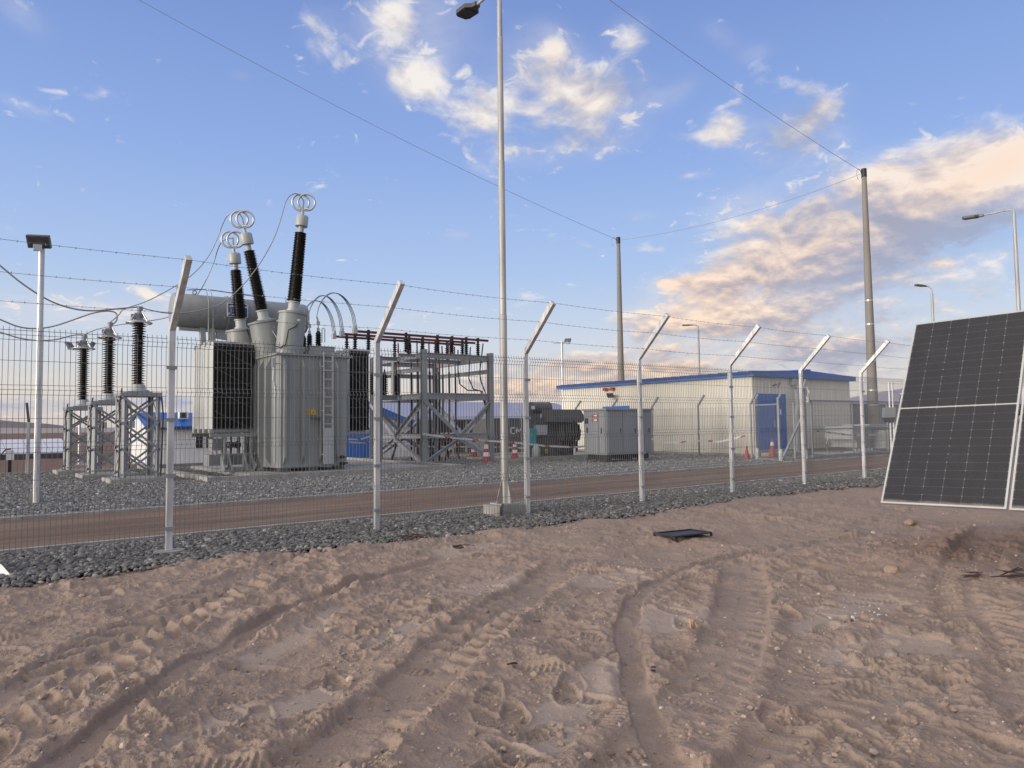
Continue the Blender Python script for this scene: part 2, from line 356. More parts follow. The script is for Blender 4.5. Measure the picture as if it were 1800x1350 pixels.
def fbm(x, y, f, o=4, seed=0, gain=0.5):
    s = 0; a = 1
    for i in range(o): s = s + a * perlin(x * f, y * f, seed + i * 17); f *= 2.03; a *= gain
    return s
def sst(x, a, b):
    t = np.clip((x - a) / (b - a), 0, 1); return t * t * (3 - 2 * t)

# ------------------------------------------------------------------ the ground: one sheet out to the horizon, churned sand near the camera
NEAR_KERB, FAR_KERB, YARD_END = 10.42, 14.25, 29.2
def sand_edge(x): return 8.30 + 0.16 * np.sin(x * 0.55 + 1.0) + 0.20 * fbm(x, x * 0 + 3.3, 0.9, 3, 5)
def path_px(pp): return np.array([gp(a, b)[:2] for a, b in pp])
def resample(P, step=0.05):
    P = np.asarray(P, float)
    for _ in range(3):          # corner cutting
        Qn = [P[0]]
        for a, b in zip(P[:-1], P[1:]): Qn += [a * .75 + b * .25, a * .25 + b * .75]
        P = np.array(Qn + [P[-1]])
    return P
def track_coords(x, y, P):
    best = np.full(x.shape, 1e9); s = np.zeros_like(x); u = np.zeros_like(x); acc = 0.0
    for a, b in zip(P[:-1], P[1:]):
        d = b - a; L = np.hypot(*d)
        if L < 1e-6: continue
        d = d / L; t = np.clip((x - a[0]) * d[0] + (y - a[1]) * d[1], 0, L)
        cx = x - a[0] - d[0] * t; cy = y - a[1] - d[1] * t; q = cx * cx + cy * cy; m = q < best
        best[m] = q[m]; s[m] = acc + t[m]; u[m] = (np.sqrt(q) * np.sign(d[0] * cy - d[1] * cx + 1e-12))[m]; acc += L
    return u, s, acc
# tyre tracks: photo polyline, half width, depth, berm, lug pitch, lug height, chevron slant, seed
TRACKS = [
 ([(-260, 1420), (60, 1225), (250, 1120), (470, 1000), (640, 930)], 0.27, 0.035, 0.035, 0.22, 0.075, 0.75, 1),
 ([(40, 1400), (230, 1240), (420, 1120), (560, 1045), (800, 975)], 0.085, 0.070, 0.045, 9.0, 0.0, 0.0, 2),
 ([(420, 1460), (640, 1290), (800, 1135), (930, 1040), (1010, 985)], 0.20, 0.080, 0.040, 0.165, 0.060, 0.45, 3),
 ([(1240, 1440), (1150, 1290), (1112, 1190), (1096, 1100), (1125, 1045), (1230, 990), (1420, 955), (1560, 935)], 0.075, 0.055, 0.030, 0.035, 0.006, 0.0, 4),
 ([(2050, 1420), (1830, 1230), (1720, 1100), (1690, 1010), (1760, 930)], 0.24, 0.03, 0.035, 0.13, 0.045, 0.55, 5),
 ([(1010, 1480), (1180, 1300), (1290, 1130), (1310, 1030), (1300, 985)], 0.20, 0.055, 0.035, 0.17, 0.014, 0.5, 6),
 ([(1250, 1480), (1420, 1310), (1640, 1190)], 0.22, 0.05, 0.04, 0.15, 0.035, 0.5, 7),
]
# smooth, wind-sealed patches: photo x, y, radii (m), turn
PATCH = [(1190, 1090, .36, .30, 20), (1020, 1020, .55, .30, -20), (1000, 1240, .34, .20, 30), (560, 1095, .75, .14, 43), (960, 1300, .25, .16, 20), (860, 1030, .40, .26, 10),
         (1500, 1065, .5, .24, 10), (1430, 1100, .35, .2, 0), (540, 1230, .26, .14, 30), (1060, 1190, .22, .16, 0), (820, 965, .5, .3, 0), (690, 1120, .3, .12, 40), (1560, 1130, .45, .3, 0), (350, 1290, .3, .12, 40)]
def sand_height(x, y):
    wx = x + 0.10 * fbm(x, y, 1.1, 2, 91); wy = y + 0.10 * fbm(x, y, 1.1, 2, 57)
    h = 0.050 * fbm(x, y, 0.28, 2, 3) + 0.045 * fbm(wx, wy, 1.0, 3, 11)
    rough = sst(fbm(x, y, 0.55, 3, 77), -0.25, 0.40)
    lump = fbm(wx, wy, 2.6, 4, 23, 0.55)
    h += (0.015 + 0.028 * rough) * lump
    h += 0.022 * (1 - 2.2 * np.abs(fbm(wx, wy, 3.4, 3, 31))) * rough
    fine = 0.013 * fbm(x, y, 9, 4, 41, .6) + 0.020 * (0.40 - np.abs(fbm(wx, wy, 6.5, 4, 141, .62))) + 0.005 * fbm(x, y, 38, 2, 43)
    h += fine * (0.5 + 0.7 * rough)
    smooth = np.zeros_like(x); disturbed = np.zeros_like(x)
    # mound of reddish spoil to the right
    c = gp(1720, 965)[:2]; q = ((x - c[0]) / 1.7) ** 2 + ((y - c[1]) / 0.75) ** 2; mo = np.exp(-q)
    h += mo * (0.10 + 0.06 * fbm(wx, wy, 2.0, 4, 101) + 0.03 * fbm(x, y, 8, 3, 103)); disturbed = np.maximum(disturbed, mo)
    c = gp(1200, 948)[:2]; q = ((x - c[0]) / .5) ** 2 + ((y - c[1]) / .45) ** 2; mo = np.exp(-q * q); h += 0.03 * mo; disturbed = np.maximum(disturbed, .5 * mo)
    # smooth patches
    for px, py, ra, rb, an in PATCH:
        c = gp(px, py)[:2]; a = math.radians(an); dx, dy = x - c[0], y - c[1]
        q = np.sqrt(((dx * math.cos(a) + dy * math.sin(a)) / ra) ** 2 + ((-dx * math.sin(a) + dy * math.cos(a)) / rb) ** 2)
        k = sst(q + 1.0 * fbm(x, y, 1.8, 5, int(px), .6), 1.10, 0.72)
        lvl = 0.050 * fbm(x, y, 0.28, 2, 3) + 0.030 * fbm(wx, wy, 1.0, 1, 11) - 0.006
        h = h * (1 - k * 0.86) + k * 0.86 * lvl; smooth = np.maximum(smooth, k)
    # footprints
    r2 = np.random.default_rng(12)
    for i in range(520):
        dpt = 2.6 + 11 * r2.random() ** 1.3; lat = (r2.random() - 0.5) * 1.5 * dpt
        c = (_F * dpt + _R * lat)[:2]; a = r2.random() * math.pi; L, Wd = 0.145 * (0.9 + .3 * r2.random()), 0.055
        if c[1] > 8.0: continue
        m = (np.abs(x - c[0]) < .35) & (np.abs(y - c[1]) < .35)
        if not m.any(): continue
        dx, dy = x[m] - c[0], y[m] - c[1]; p_ = dx * math.cos(a) + dy * math.sin(a); t_ = -dx * math.sin(a) + dy * math.cos(a)
        wv = Wd * (1 + 0.22 * np.cos(p_ / L * 2.6 + 0.5)); q = np.sqrt((p_ / L) ** 4 + (t_ / wv) ** 4) ** .5
        k = sst(q, 1.12, 0.85); dep = 0.007 + 0.015 * r2.random()
        tread = 0.006 * np.sign(np.sin(p_ * 160) * (np.abs(t_) < wv * .8)) * k
        h[m] += -dep * k + 0.45 * dep * np.exp(-((q - 1.25) / 0.16) ** 2) + tread; smooth[m] = np.maximum(smooth[m], 0.35 * k)
    # tyre tracks
    for pp, hw, dep, berm, pitch, lug, sl, sd in TRACKS:
        P = resample(path_px(pp)); m = (x > P[:, 0].min() - 1) & (x < P[:, 0].max() + 1) & (y > P[:, 1].min() - 1) & (y < P[:, 1].max() + 1)
        if not m.any(): continue
        xm, ym = x[m], y[m]; u, s, Lt = track_coords(xm, ym, P)
        u = u + 0.035 * fbm(xm, ym, 2.6, 3, sd * 7); au = np.abs(u)
        ends = sst(s, 0, .3) * sst(Lt - s, 0, .6); fade = (0.55 + 0.45 * sst(fbm(xm, ym, .9, 2, sd * 13), -.3, .3)) * ends
        ins = sst(au, hw * 1.10, hw * 0.86)
        hm = h[m]; tgt = hm * 0.45 - dep * 0.62
        lugk = 0
        if lug:
            ph = (s + sl * au * au / hw + 0.03 * fbm(xm, ym, 3, 2, sd * 3)) / pitch; w = np.abs((ph % 1.0) - .5) * 2
            lugs = sst(w, 0.42, 0.64); side = np.where(u > 0, 1.0, 0.0)
            ph2 = (s + pitch / 2 + sl * au * au / hw) / pitch; w2 = np.abs((ph2 % 1.0) - .5) * 2
            lugs = np.where(u > 0, lugs, sst(w2, 0.42, 0.64)); keep = sst(fbm(xm, ym, 1.6, 2, sd * 29), -0.32, -0.02)
            tgt = tgt + lug * lugs * sst(au, 0.02, 0.06) * keep * (0.7 + 0.5 * perlin(s * 3, u * 6, sd))
        hm = hm * (1 - ins * fade) + tgt * ins * fade
        hm += berm * fade * np.exp(-((au - hw - 0.06) / 0.065) ** 2) * (0.55 + 0.9 * fbm(xm, ym, 4.5, 3, sd * 5))
        h[m] = hm; smooth[m] = np.maximum(smooth[m] * (1 - ins * fade), 0.30 * ins * fade)
    h += 0.0016 * fbm(x, y, 60, 2, 71)
    return h, smooth, disturbed
def terrain_drop(x, y):
    return -1.1 * sst(y, 30.5, 44) + 0 * x
def build_ground(m):
    az = np.concatenate([np.linspace(-180, -46, 60)[:-1], np.linspace(-46, 46, 1150), np.linspace(46, 180, 60)[1:]])
    rr = np.concatenate([np.linspace(0.25, 2.4, 14)[:-1], 1.0 / np.linspace(1 / 2.4, 1 / 17.0, 640), np.geomspace(17.0, 9000, 90)[1:]])
    A, Rr = np.meshgrid(np.radians(az), rr); x = (_F[0] * np.cos(A) + _R[0] * np.sin(A)) * Rr; y = (_F[1] * np.cos(A) + _R[1] * np.sin(A)) * Rr
    x, y = x.ravel(), y.ravel(); near = (Rr.ravel() < 40)
    z = np.zeros_like(x); sm_ = np.zeros_like(x); di = np.zeros_like(x)
    z[near], sm_[near], di[near] = sand_height(x[near], y[near])
    k = sst(y, sand_edge(x) + 0.10, sand_edge(x) - 0.25); fadeout = sst(Rr.ravel(), 40, 26)
    z = z * k * fadeout + (1 - k) * -0.05
    far = sst(Rr.ravel(), 60, 120); z += terrain_drop(x, y) + far * 0.25 * fbm(x, y, 0.02, 3, 8)
    z = np.where(y > YARD_END, z + 0.10 * fbm(x, y, 0.5, 3, 66), z)
    z[:] = np.where(Rr.ravel() > 300, z - (Rr.ravel() - 300) * 0.0, z)
    n = len(az); i, j = np.meshgrid(np.arange(len(rr) - 1), np.arange(n - 1), indexing='ij'); a = (i * n + j).ravel()
    Fq = np.stack([a, a + n, a + n + 1, a + 1], 1)[:, ::-1]
    o = raw('ground', np.stack([x, y, z], 1), Fq, m, attr={'sealed': sm_, 'spoil': di})
    return structure(o)
def sand_material():
    m = bpy.data.materials.new('desert_sand'); m.use_nodes = True; g = NG(m.node_tree); b = g.n['Principled BSDF']
    geo = g.new('ShaderNodeNewGeometry'); P = geo.outputs['Position']
    at = g.new('ShaderNodeAttribute', attribute_name='sealed'); sp = g.new('ShaderNodeAttribute', attribute_name='spoil')
    n1 = g.sm(g.noise(P, 0.7, 6, 0.6), 0.32, 0.68); n2 = g.sm(g.noise(P, 5.0, 7, 0.65), 0.3, 0.7); n3 = g.noise(P, 90.0, 4, 0.7)
    c = g.mix(n1, (0.345, 0.262, 0.209), (0.395, 0.288, 0.222)); c = g.mix(g.m('MULTIPLY', n2, 0.5), c, (0.278, 0.213, 0.173))
    c = g.mix(g.m('MULTIPLY', at.outputs['Fac'], 0.80), c, (0.400, 0.317, 0.260))
    c = g.mix(g.m('MULTIPLY', sp.outputs['Fac'], 0.75), c, (0.300, 0.190, 0.135))
    sepp = g.new('ShaderNodeSeparateXYZ'); g.l.new(P, sepp.inputs[0])
    c = g.mix(g.sm(sepp.outputs[1], 27.0, 32.0), c, (0.165, 0.105, 0.080))
    c = g.mix(g.m('MULTIPLY', g.sm(g.noise(P, 160.0, 2, 0.5), 0.60, 0.72), 0.35), c, (0.48, 0.39, 0.32))
    c = g.mix(g.m('MULTIPLY', g.sm(n3, 0.62, 0.40), 0.20), c, (0.20, 0.145, 0.11))
    g.l.new(c, b.inputs['Base Color']); b.inputs['Roughness'].default_value = 0.95; b.inputs['Specular IOR Level'].default_value = 0.15
    bn = g.new('ShaderNodeBump'); bn.inputs['Strength'].default_value = 1.0; bn.inputs['Distance'].default_value = 0.017
    hgt = g.m('ADD', g.noise(P, 19.0, 8, 0.70), g.m('MULTIPLY', g.noise(P, 140.0, 3, 0.6), 0.4))
    g.l.new(g.m('MULTIPLY', hgt, g.m('SUBTRACT', 1.0, g.m('MULTIPLY', at.outputs['Fac'], 0.35))), bn.inputs['Height']); g.l.new(bn.outputs[0], b.inputs['Normal'])
    return m
build_ground(sand_material())
# distant hills: real raised land far away
def ridge(name, prof, Zd, depth, m):
    P = [dz(px, py, Zd) for px, py in prof]; n = len(P); V = []; K = 7
    for i, p in enumerate(P):
        hh = p[2] + 1.1
        for k in range(K):
            t = k / (K - 1); z = -1.1 - 2 + (hh + 2) * math.sin(t * math.pi) ** 1.2 if 0 < k < K - 1 else -3.2
            q = p[:2] + _F[:2] * (t - .5) * depth; V.append((q[0], q[1], z + (0.04 * hh * math.sin(i * 1.7 + k * 2.1) if k < K // 2 else 0)))
    Fc = np.array([(i * K + k, (i + 1) * K + k, (i + 1) * K + k + 1, i * K + k + 1) for i in range(n - 1) for k in range(K - 1)])
    return structure(raw(name, np.array(V), Fc, m))
hill_m = mat('grey_brown_hill', (0.20, 0.165, 0.155), 0.95, 0.0, 0.1, 0.01); mount_m = mat('purple_grey_mountain', (0.30, 0.27, 0.33), 0.95, 0.0, 0.08, 0.002)
plain_m = mat('pale_far_plain', (0.33, 0.275, 0.245), 0.95, 0.0, 0.08, 0.01)
ridge('hill', [(-420, 726), (-200, 728), (-60, 733), (0, 739), (40, 742), (70, 747), (92, 751), (112, 757)], 1500, 500, hill_m)
ridge('plain', [(-420, 748), (-100, 751), (40, 753), (120, 752), (250, 751), (420, 751), (620, 751)], 900, 700, plain_m)
ridge('mountains', [(1380, 724), (1440, 714), (1490, 702), (1515, 697), (1540, 690), (1580, 684), (1620, 676), (1700, 672), (1850, 690), (2050, 700), (2300, 712)], 3800, 2500, mount_m)

# ---- gravel, road and kerbs
def stone_sheet(name, x0, x1, y0, y1, m, z=0.004, nx=80, ny=12, edge=None, rel=0.01):
    xs = np.linspace(x0, x1, nx); t = np.linspace(0, 1, ny); X, T = np.meshgrid(xs, t)
    Y0 = edge(X) if edge else y0; Yy = Y0 + (y1 - Y0) * T; Zz = z + rel * fbm(X, Yy, 1.3, 3, 61)
    V = np.stack([X.ravel(), Yy.ravel(), Zz.ravel()], 1); i, j = np.meshgrid(np.arange(ny - 1), np.arange(nx - 1), indexing='ij'); a = (i * nx + j).ravel()
    return structure(raw(name, V, np.stack([a, a + 1, a + nx + 1, a + nx], 1), m))
def gravel_material(name, c1, c2, sc):
    m = bpy.data.materials.new(name); m.use_nodes = True; g = NG(m.node_tree); b = g.n['Principled BSDF']
    geo = g.new('ShaderNodeNewGeometry'); P = geo.outputs['Position']
    vo = g.new('ShaderNodeTexVoronoi'); g.l.new(P, vo.inputs['Vector']); vo.inputs['Scale'].default_value = sc
    cr = g.new('ShaderNodeSeparateColor'); g.l.new(vo.outputs['Color'], cr.inputs[0])
    c = g.mix(cr.outputs[0], c1, c2); c = g.mix(g.sm(g.noise(P, .5, 4), .4, .7), c, g.mix(0.35, c, (0.20, 0.16, 0.13)))
    g.l.new(c, b.inputs['Base Color']); b.inputs['Roughness'].default_value = 0.9; b.inputs['Specular IOR Level'].default_value = 0.25
    bn = g.new('ShaderNodeBump'); bn.inputs['Strength'].default_value = 0.9; bn.inputs['Distance'].default_value = 0.03; bn.invert = True
    g.l.new(vo.outputs['Distance'], bn.inputs['Height']); g.l.new(bn.outputs[0], b.inputs['Normal']); return m
grav_m = gravel_material('grey_crushed_stone', (0.12, 0.12, 0.122), (0.28, 0.278, 0.27), 30)
def stone_material(name, a, b_, c_):
    m = bpy.data.materials.new(name); m.use_nodes = True; g = NG(m.node_tree); b = g.n['Principled BSDF']
    at = g.new('ShaderNodeAttribute', attribute_name='tone'); geo = g.new('ShaderNodeNewGeometry')
    c = g.ramp(at.outputs['Fac'], [(0, a), (0.55, b_), (0.93, c_), (1.0, tuple(min(1, x * 1.8) for x in c_))])
    c = g.mix(g.m('MULTIPLY', g.noise(geo.outputs['Position'], 60, 4), 0.5), c, tuple(x * .6 for x in b_))
    g.l.new(c, b.inputs['Base Color']); b.inputs['Roughness'].default_value = 0.85; b.inputs['Specular IOR Level'].default_value = 0.3; return m
stone_m = stone_material('river_stone', (0.098, 0.095, 0.090), (0.172, 0.166, 0.156), (0.285, 0.268, 0.243))
ICO_V = None
def ico(sub):
    import bmesh
    bm = bmesh.new(); bmesh.ops.create_icosphere(bm, subdivisions=sub, radius=1.0); bm.verts.ensure_lookup_table()
    V = np.array([v.co[:] for v in bm.verts]); Fc = np.array([[v.index for v in f.verts] for f in bm.faces]); bm.free(); return V, Fc
def stones(name, pts, size, m, sub=1, seed=1, flat=0.65):
    r = np.random.default_rng(seed); V0, F0 = ico(sub); n = len(pts); kinds = []
    for k in range(12):
        w = V0 * (1 + 0.28 * (r.random((len(V0), 1)) - .5)); w = w * np.array([1.25, 0.95, flat]) ; kinds.append(w)
    kinds = np.array(kinds); S = size * np.exp((0.55 if name == 'clods' else 0.32) * r.standard_normal(n)); kid = r.integers(0, 12, n); a = r.random(n) * 6.283; b = (r.random(n) - .5) * 1.3
    L = kinds[kid] * S[:, None, None]; ca, sa, cb, sb = np.cos(a), np.sin(a), np.cos(b), np.sin(b)
    x, y, z = L[..., 0], L[..., 1], L[..., 2]
    x, z = x * cb[:, None] - z * sb[:, None], x * sb[:, None] + z * cb[:, None]
    x, y = x * ca[:, None] - y * sa[:, None], x * sa[:, None] + y * ca[:, None]
    V = np.stack([x + pts[:, 0:1], y + pts[:, 1:2], z + pts[:, 2:3]], -1).reshape(-1, 3)
    Fc = (F0[None] + (np.arange(n) * len(V0))[:, None, None]).reshape(-1, 3)
    o = raw(name, V, Fc, m, smooth=(sub > 1), attr={'tone': np.repeat(r.random(n), len(V0))}); o['kind'] = 'stuff'; return o
def in_view(P, pad=60):
    d = P - CAM; z = d @ FWD; z = np.maximum(z, .1); px = 900 + FPX * (d @ RT) / z; py = 675 - FPX * (d @ UP) / z
    return (px > -pad) & (px < 1800 + pad) & (py < 1350 + pad)
stone_sheet('gravel_bed', -14, 42, 8.3, NEAR_KERB - 0.05, grav_m, 0.0, 240, 16, sand_edge, 0.012)
stone_sheet('yard', -22, 46, FAR_KERB + 0.1, YARD_END, grav_m, 0.0, 160, 60, None, 0.03)
# dirt road
def road_material():
    m = bpy.data.materials.new('dirt_road'); m.use_nodes = True; g = NG(m.node_tree); b = g.n['Principled BSDF']
    geo = g.new('ShaderNodeNewGeometry'); P = geo.outputs['Position']; mp = g.new('ShaderNodeMapping'); mp.inputs['Scale'].default_value = (0.10, 1.6, 1); g.l.new(P, mp.inputs[0])
    f = g.sm(g.noise(mp.outputs[0], 1.6, 6, .6), .3, .7); f2 = g.sm(g.noise(P, 2.0, 6, .65), .3, .7)
    c = g.mix(f, (0.130, 0.088, 0.064), (0.265, 0.190, 0.143)); c = g.mix(g.m('MULTIPLY', f2, .4), c, (0.165, 0.120, 0.095))
    g.l.new(c, b.inputs['Base Color']); b.inputs['Roughness'].default_value = .95; b.inputs['Specular IOR Level'].default_value = .1
    bn = g.new('ShaderNodeBump'); bn.inputs['Strength'].default_value = .5; bn.inputs['Distance'].default_value = .02
    g.l.new(g.m('ADD', g.noise(P, 14, 6, .6), g.m('MULTIPLY', f, .6)), bn.inputs['Height']); g.l.new(bn.outputs[0], b.inputs['Normal']); return m
stone_sheet('road', -22, 60, NEAR_KERB + 0.05, FAR_KERB - 0.05, road_material(), 0.0, 200, 40, None, 0.02)
def kerb(x0, x1, y, w=0.10, top=0.045):
    b = MB(); xs = np.arange(x0, x1, 1.0)
    for x in xs: b.box((x + .004, y - w / 2, -0.05), (x + .996, y + w / 2, top + 0.006 * math.sin(x * 3.1)))
    return structure(b.build('kerb', M['conc']))
kerb(-22, 60, NEAR_KERB); kerb(-22, 60, FAR_KERB); kerb(-22, 5, YARD_END, .12, .05)
# loose stones on top
r = np.random.default_rng(4)
n = 52000; X = -5.0 + 34 * r.random(n) ** 1.1; T = r.random(n)
e0 = sand_edge(X) - 0.30; keep_edge = r.random(n)
Y = e0 + (NEAR_KERB - 0.08 - e0) * T; P = np.stack([X, Y, np.full(n, 0.006) + .012 * r.random(n)], 1)
ok = in_view(P, 700) & ((Y > sand_edge(X) - 0.02) | (keep_edge < .35)); P = P[ok]; near = (P[:, 0] < 5.5)
stones('river_stones', P[near], 0.019, stone_m, 2, 1); stones('river_stones', P[~near], 0.020, stone_m, 1, 2)
stone_y = stone_material('crushed_stone', (0.125, 0.124, 0.121), (0.205, 0.203, 0.197), (0.31, 0.304, 0.290))
n = 150000; X = -10 + 40 * r.random(n); Y = FAR_KERB + .1 + (YARD_END - FAR_KERB - .2) * r.random(n) ** 1.5
P = np.stack([X, Y, .010 + .02 * r.random(n)], 1); P = P[in_view(P, 160)]
stones('crushed_stones', P, 0.023, stone_y, 1, 3)
# clods and pebbles lying on the sand
n = 9000; dpt = 2.5 + 9 * r.random(n) ** 1.4; lat = (r.random(n) - .5) * 1.5 * dpt
Px = _F[0] * dpt + _R[0] * lat; Py = _F[1] * dpt + _R[1] * lat; ok = Py < 8.0; Px, Py = Px[ok], Py[ok]
hh = sand_height(Px.copy(), Py.copy())[0]
clod_m = stone_material('sand_clod', (0.27, 0.205, 0.165), (0.37, 0.282, 0.226), (0.42, 0.335, 0.275))
stones('clods', np.stack([Px, Py, hh + .0005], 1), 0.0052, clod_m, 1, 5, .8)

# ------------------------------------------------------------------ perimeter fence
FY, FX0, FSP = 9.17, 2.05, 2.62
MESH_H = 2.46
def post_pts(x, y, h, arm, ax, w):
    return (x, y)
def square_post(b, x, y, z0, h, w, arm=None, adir=(0, -1), rise=0.72):
    # square tube with a mitred slanted arm in one piece
    hw = w / 2; dx, dy = adir
    def ring(cx, cy, z, sl=0.0):
        return [(cx + sx * hw, cy + sy * hw, z + sl * (dx * sx + dy * sy) * hw) for sx, sy in ((-1, -1), (1, -1), (1, 1), (-1, 1))]
    R = [ring(x, y, z0)]
    if arm is None: R.append(ring(x, y, z0 + h))
    else:
        R.append(ring(x, y, z0 + h, -0.40)); ex, ey = x + dx * arm, y + dy * arm
        R.append(ring(ex, ey, z0 + h + rise, -0.95))
    V = [p for r_ in R for p in r_]; k = len(R)
    Fc = [(i * 4 + j, i * 4 + (j + 1) % 4, (i + 1) * 4 + (j + 1) % 4, (i + 1) * 4 + j) for i in range(k - 1) for j in range(4)] + [(3, 2, 1, 0), tuple(range(4 * k - 4, 4 * k))]
    b.add(V, Fc)
def mesh_panel(b, x0, x1, y, z0, H, folds, singles, pitch=0.05, dia=0.0048, axis='x', fold_d=0.034, fh=0.05):
    r = dia / 2; n = int((x1 - x0) / pitch); off = ((x1 - x0) - n * pitch) / 2
    zs = [(z0, 0.0)]
    for f in sorted(folds): zs += [(f - fh, 0.0), (f, -fold_d), (f + fh, 0.0)]
    zs += [(z0 + H + 0.03, 0.0)]
    V0 = np.array([(sx * r, sy * r + d, z) for z, d in zs for sx, sy in ((-1, -1), (1, -1), (1, 1), (-1, 1))])
    F0 = [(i * 4 + j, i * 4 + (j + 1) % 4, (i + 1) * 4 + (j + 1) % 4, (i + 1) * 4 + j) for i in range(len(zs) - 1) for j in range(4)]
    def put(V): return V if axis == 'x' else np.stack([V[:, 1] - y + axis_x, V[:, 0], V[:, 2]], 1)
    for i in range(n + 1):
        b.add(V0 + np.array([x0 + off + i * pitch, y, 0]), F0)
    hz = [(z0 + 0.02, 0), (z0 + H - 0.005, 0)] + [(s, 0) for s in singles]
    for f in folds: hz += [(f - fh, 0), (f, -fold_d), (f + fh, 0)]
    for z, d in hz: b.cbox(((x0 + x1) / 2, y + d + dia, z), (x1 - x0, dia, dia))
def barbed(b, p0, p1, sag=0.02, r=0.0022, step=0.125):
    p0, p1 = np.array(p0, float), np.array(p1, float); L = np.linalg.norm(p1 - p0); n = max(3, int(L / 0.4)); t = np.linspace(0, 1, n)
    P = p0 + (p1 - p0) * t[:, None]; P[:, 2] -= sag * 4 * t * (1 - t) + 0.004 * np.sin(t * 31 + p0[2] * 7)
    b.tube(P, r, 5)
    for s in np.arange(0.06, L, step):
        q = s / L + random.uniform(-.006, .006); c = p0 + (p1 - p0) * q; c[2] -= sag * 4 * q * (1 - q)
        a = random.random() * 3
        for k in (0, 1.6):
            d = np.array([0.004, math.cos(a + k) * .013, math.sin(a + k) * .013]); b.bar(c - d, c + d, 0.0032, 0.0032)
fence = thing('mesh_fence', 'long galvanised welded mesh fence with slanted post tops and three barbed strands beside the sand', 'fence', (FX0, FY, 0))
idx = range(-1, 9)
for i in idx:
    x = FX0 + FSP * i; b = MB()
    ph = 2.56 + 0.02 * math.sin(i * 2.3); square_post(b, x, FY, -0.1, ph + 0.1, 0.065, 0.70, (0, -1), 0.72)
    for V in b.v: V[:, 0] += (V[:, 2]) * 0.0065 * math.sin(i * 1.9 + .4); V[:, 1] += V[:, 2] * 0.004 * math.sin(i * 2.7)
    p = b.build('post', M['galv'], fence)
    c = MB()
    for z in (0.28, 0.88, 1.52, 2.12):
        c.box((x - 0.055, FY - 0.052, z - 0.02), (x + 0.055, FY - 0.037, z + 0.02))
    c.each('clamp', M['galv_d'], p)
FOLDS = [0.61, 1.237, 1.837, 2.405]; SINGLES = [0.31, 0.90, 1.54, 2.14]
for i in list(idx)[:-1]:
    b = MB(); mesh_panel(b, FX0 + FSP * i + 0.045, FX0 + FSP * (i + 1) - 0.045, FY - 0.030, 0.05, MESH_H - 0.05, FOLDS, SINGLES)
    b.build('mesh_panel', M['wire'], fence)
for k, t in enumerate((0.20, 0.56, 0.92)):
    b = MB()
    for i in list(idx)[:-1]:
        xa, xb = FX0 + FSP * i, FX0 + FSP * (i + 1); y = FY - 0.70 * t + 0.0; z = 2.56 + 0.72 * t + 0.042
        barbed(b, (xa, y, z), (xb, y, z), 0.012 + .012 * random.random())
    b.build('barbed_wire', M['barb'], fence)
# concrete collars that show at two post feet
for x, s in ((FX0, .17), (FX0 + 6 * FSP, .22)):
    b = MB(); b.prism([(x + s * math.cos(a) * (1 + .1 * math.sin(3 * a)), FY - .03 + s * .8 * math.sin(a)) for a in np.arange(10) * .628], -.05, .035)
    b.build('post_footing', M['conc'], fence)

# ------------------------------------------------------------------ inner fences behind
def small_fence(name, label, P, H, adir, arm=0.45, w=0.06, mesh=True, post_m='galv_d', rise=.45):
    f = thing(name, label, 'fence', (P[0][0], P[0][1], P[0][2] if len(P[0]) > 2 else 0))
    for q in P:
        z = q[2] if len(q) > 2 else 0; b = MB(); square_post(b, q[0], q[1], z - .05, H + .05, w, arm, adir, rise); b.build('post', M[post_m], f)
    for a, c in zip(P[:-1], P[1:]):
        b = MB(); z = a[2] if len(a) > 2 else 0
        a_, c_ = np.array([a[0], a[1], 0]), np.array([c[0], c[1], 0]); L = np.linalg.norm(c_ - a_); d = (c_ - a_) / L; nrm = np.array([-d[1], d[0], 0])
        for s in np.arange(.05, L, .05):
            p = a_ + d * s; b.bar(p + (0, 0, z + .06), p + (0, 0, z + H - .08), .0042)
        for zz in (.1, .45, .85, 1.25, 1.6, H - .1): b.bar(a_ + (0, 0, z + zz), c_ + (0, 0, z + zz), .0045)
        b.build('mesh_panel', M['wire'], f)
    return f
small_fence('mesh_fence', 'inner mesh fence with slanted post tops in front of the cream building side wall', [(24.5, 17.0), (24.5, 19.5), (24.5, 22.0), (24.5, 24.5), (24.5, 27.0)], 2.08, (1, 0), .42)
small_fence('mesh_fence', 'rear mesh fence with white slanted post tops, before the lavender shed', [(19 + 2.6 * i, 37.5, -.5) for i in range(8)], 2.5, (0, 1), .6, .06, rise=.6)
# sliding gate and wicket gate
gt = thing('sliding_gate', 'wide galvanised sliding gate with bottom rail at the road edge before the building', 'gate', (25.2, 14.95, 0))
b = MB(); x0, x1 = 25.25, 33.0
b.cbox(((x0 + x1) / 2, 14.95, .10), (x1 - x0, .06, .09)); b.cbox(((x0 + x1) / 2, 14.95, 2.16), (x1 - x0, .05, .06)); b.cbox(((x0 + x1) / 2, 14.95, 1.1), (x1 - x0, .04, .04))
for x in (25.28, 28.2, 31.0, 32.97): b.cbox((x, 14.95, 1.13), (.05, .05, 2.0))
b.build('frame', M['galv_d'], gt)
b = MB()
for x in np.arange(25.35, 33, .06): b.cbox((x, 14.93, 1.13), (.005, .005, 2.0))
for z in (.4, .75, 1.45, 1.8): b.cbox(((x0 + x1) / 2, 14.925, z), (x1 - x0, .005, .005))
b.build('mesh_panel', M['wire'], gt)
b = MB(); b.cbox((27.8, 14.7, .03), (5.0, .05, .05)); b.build('ground_rail', M['galv_d'], gt)
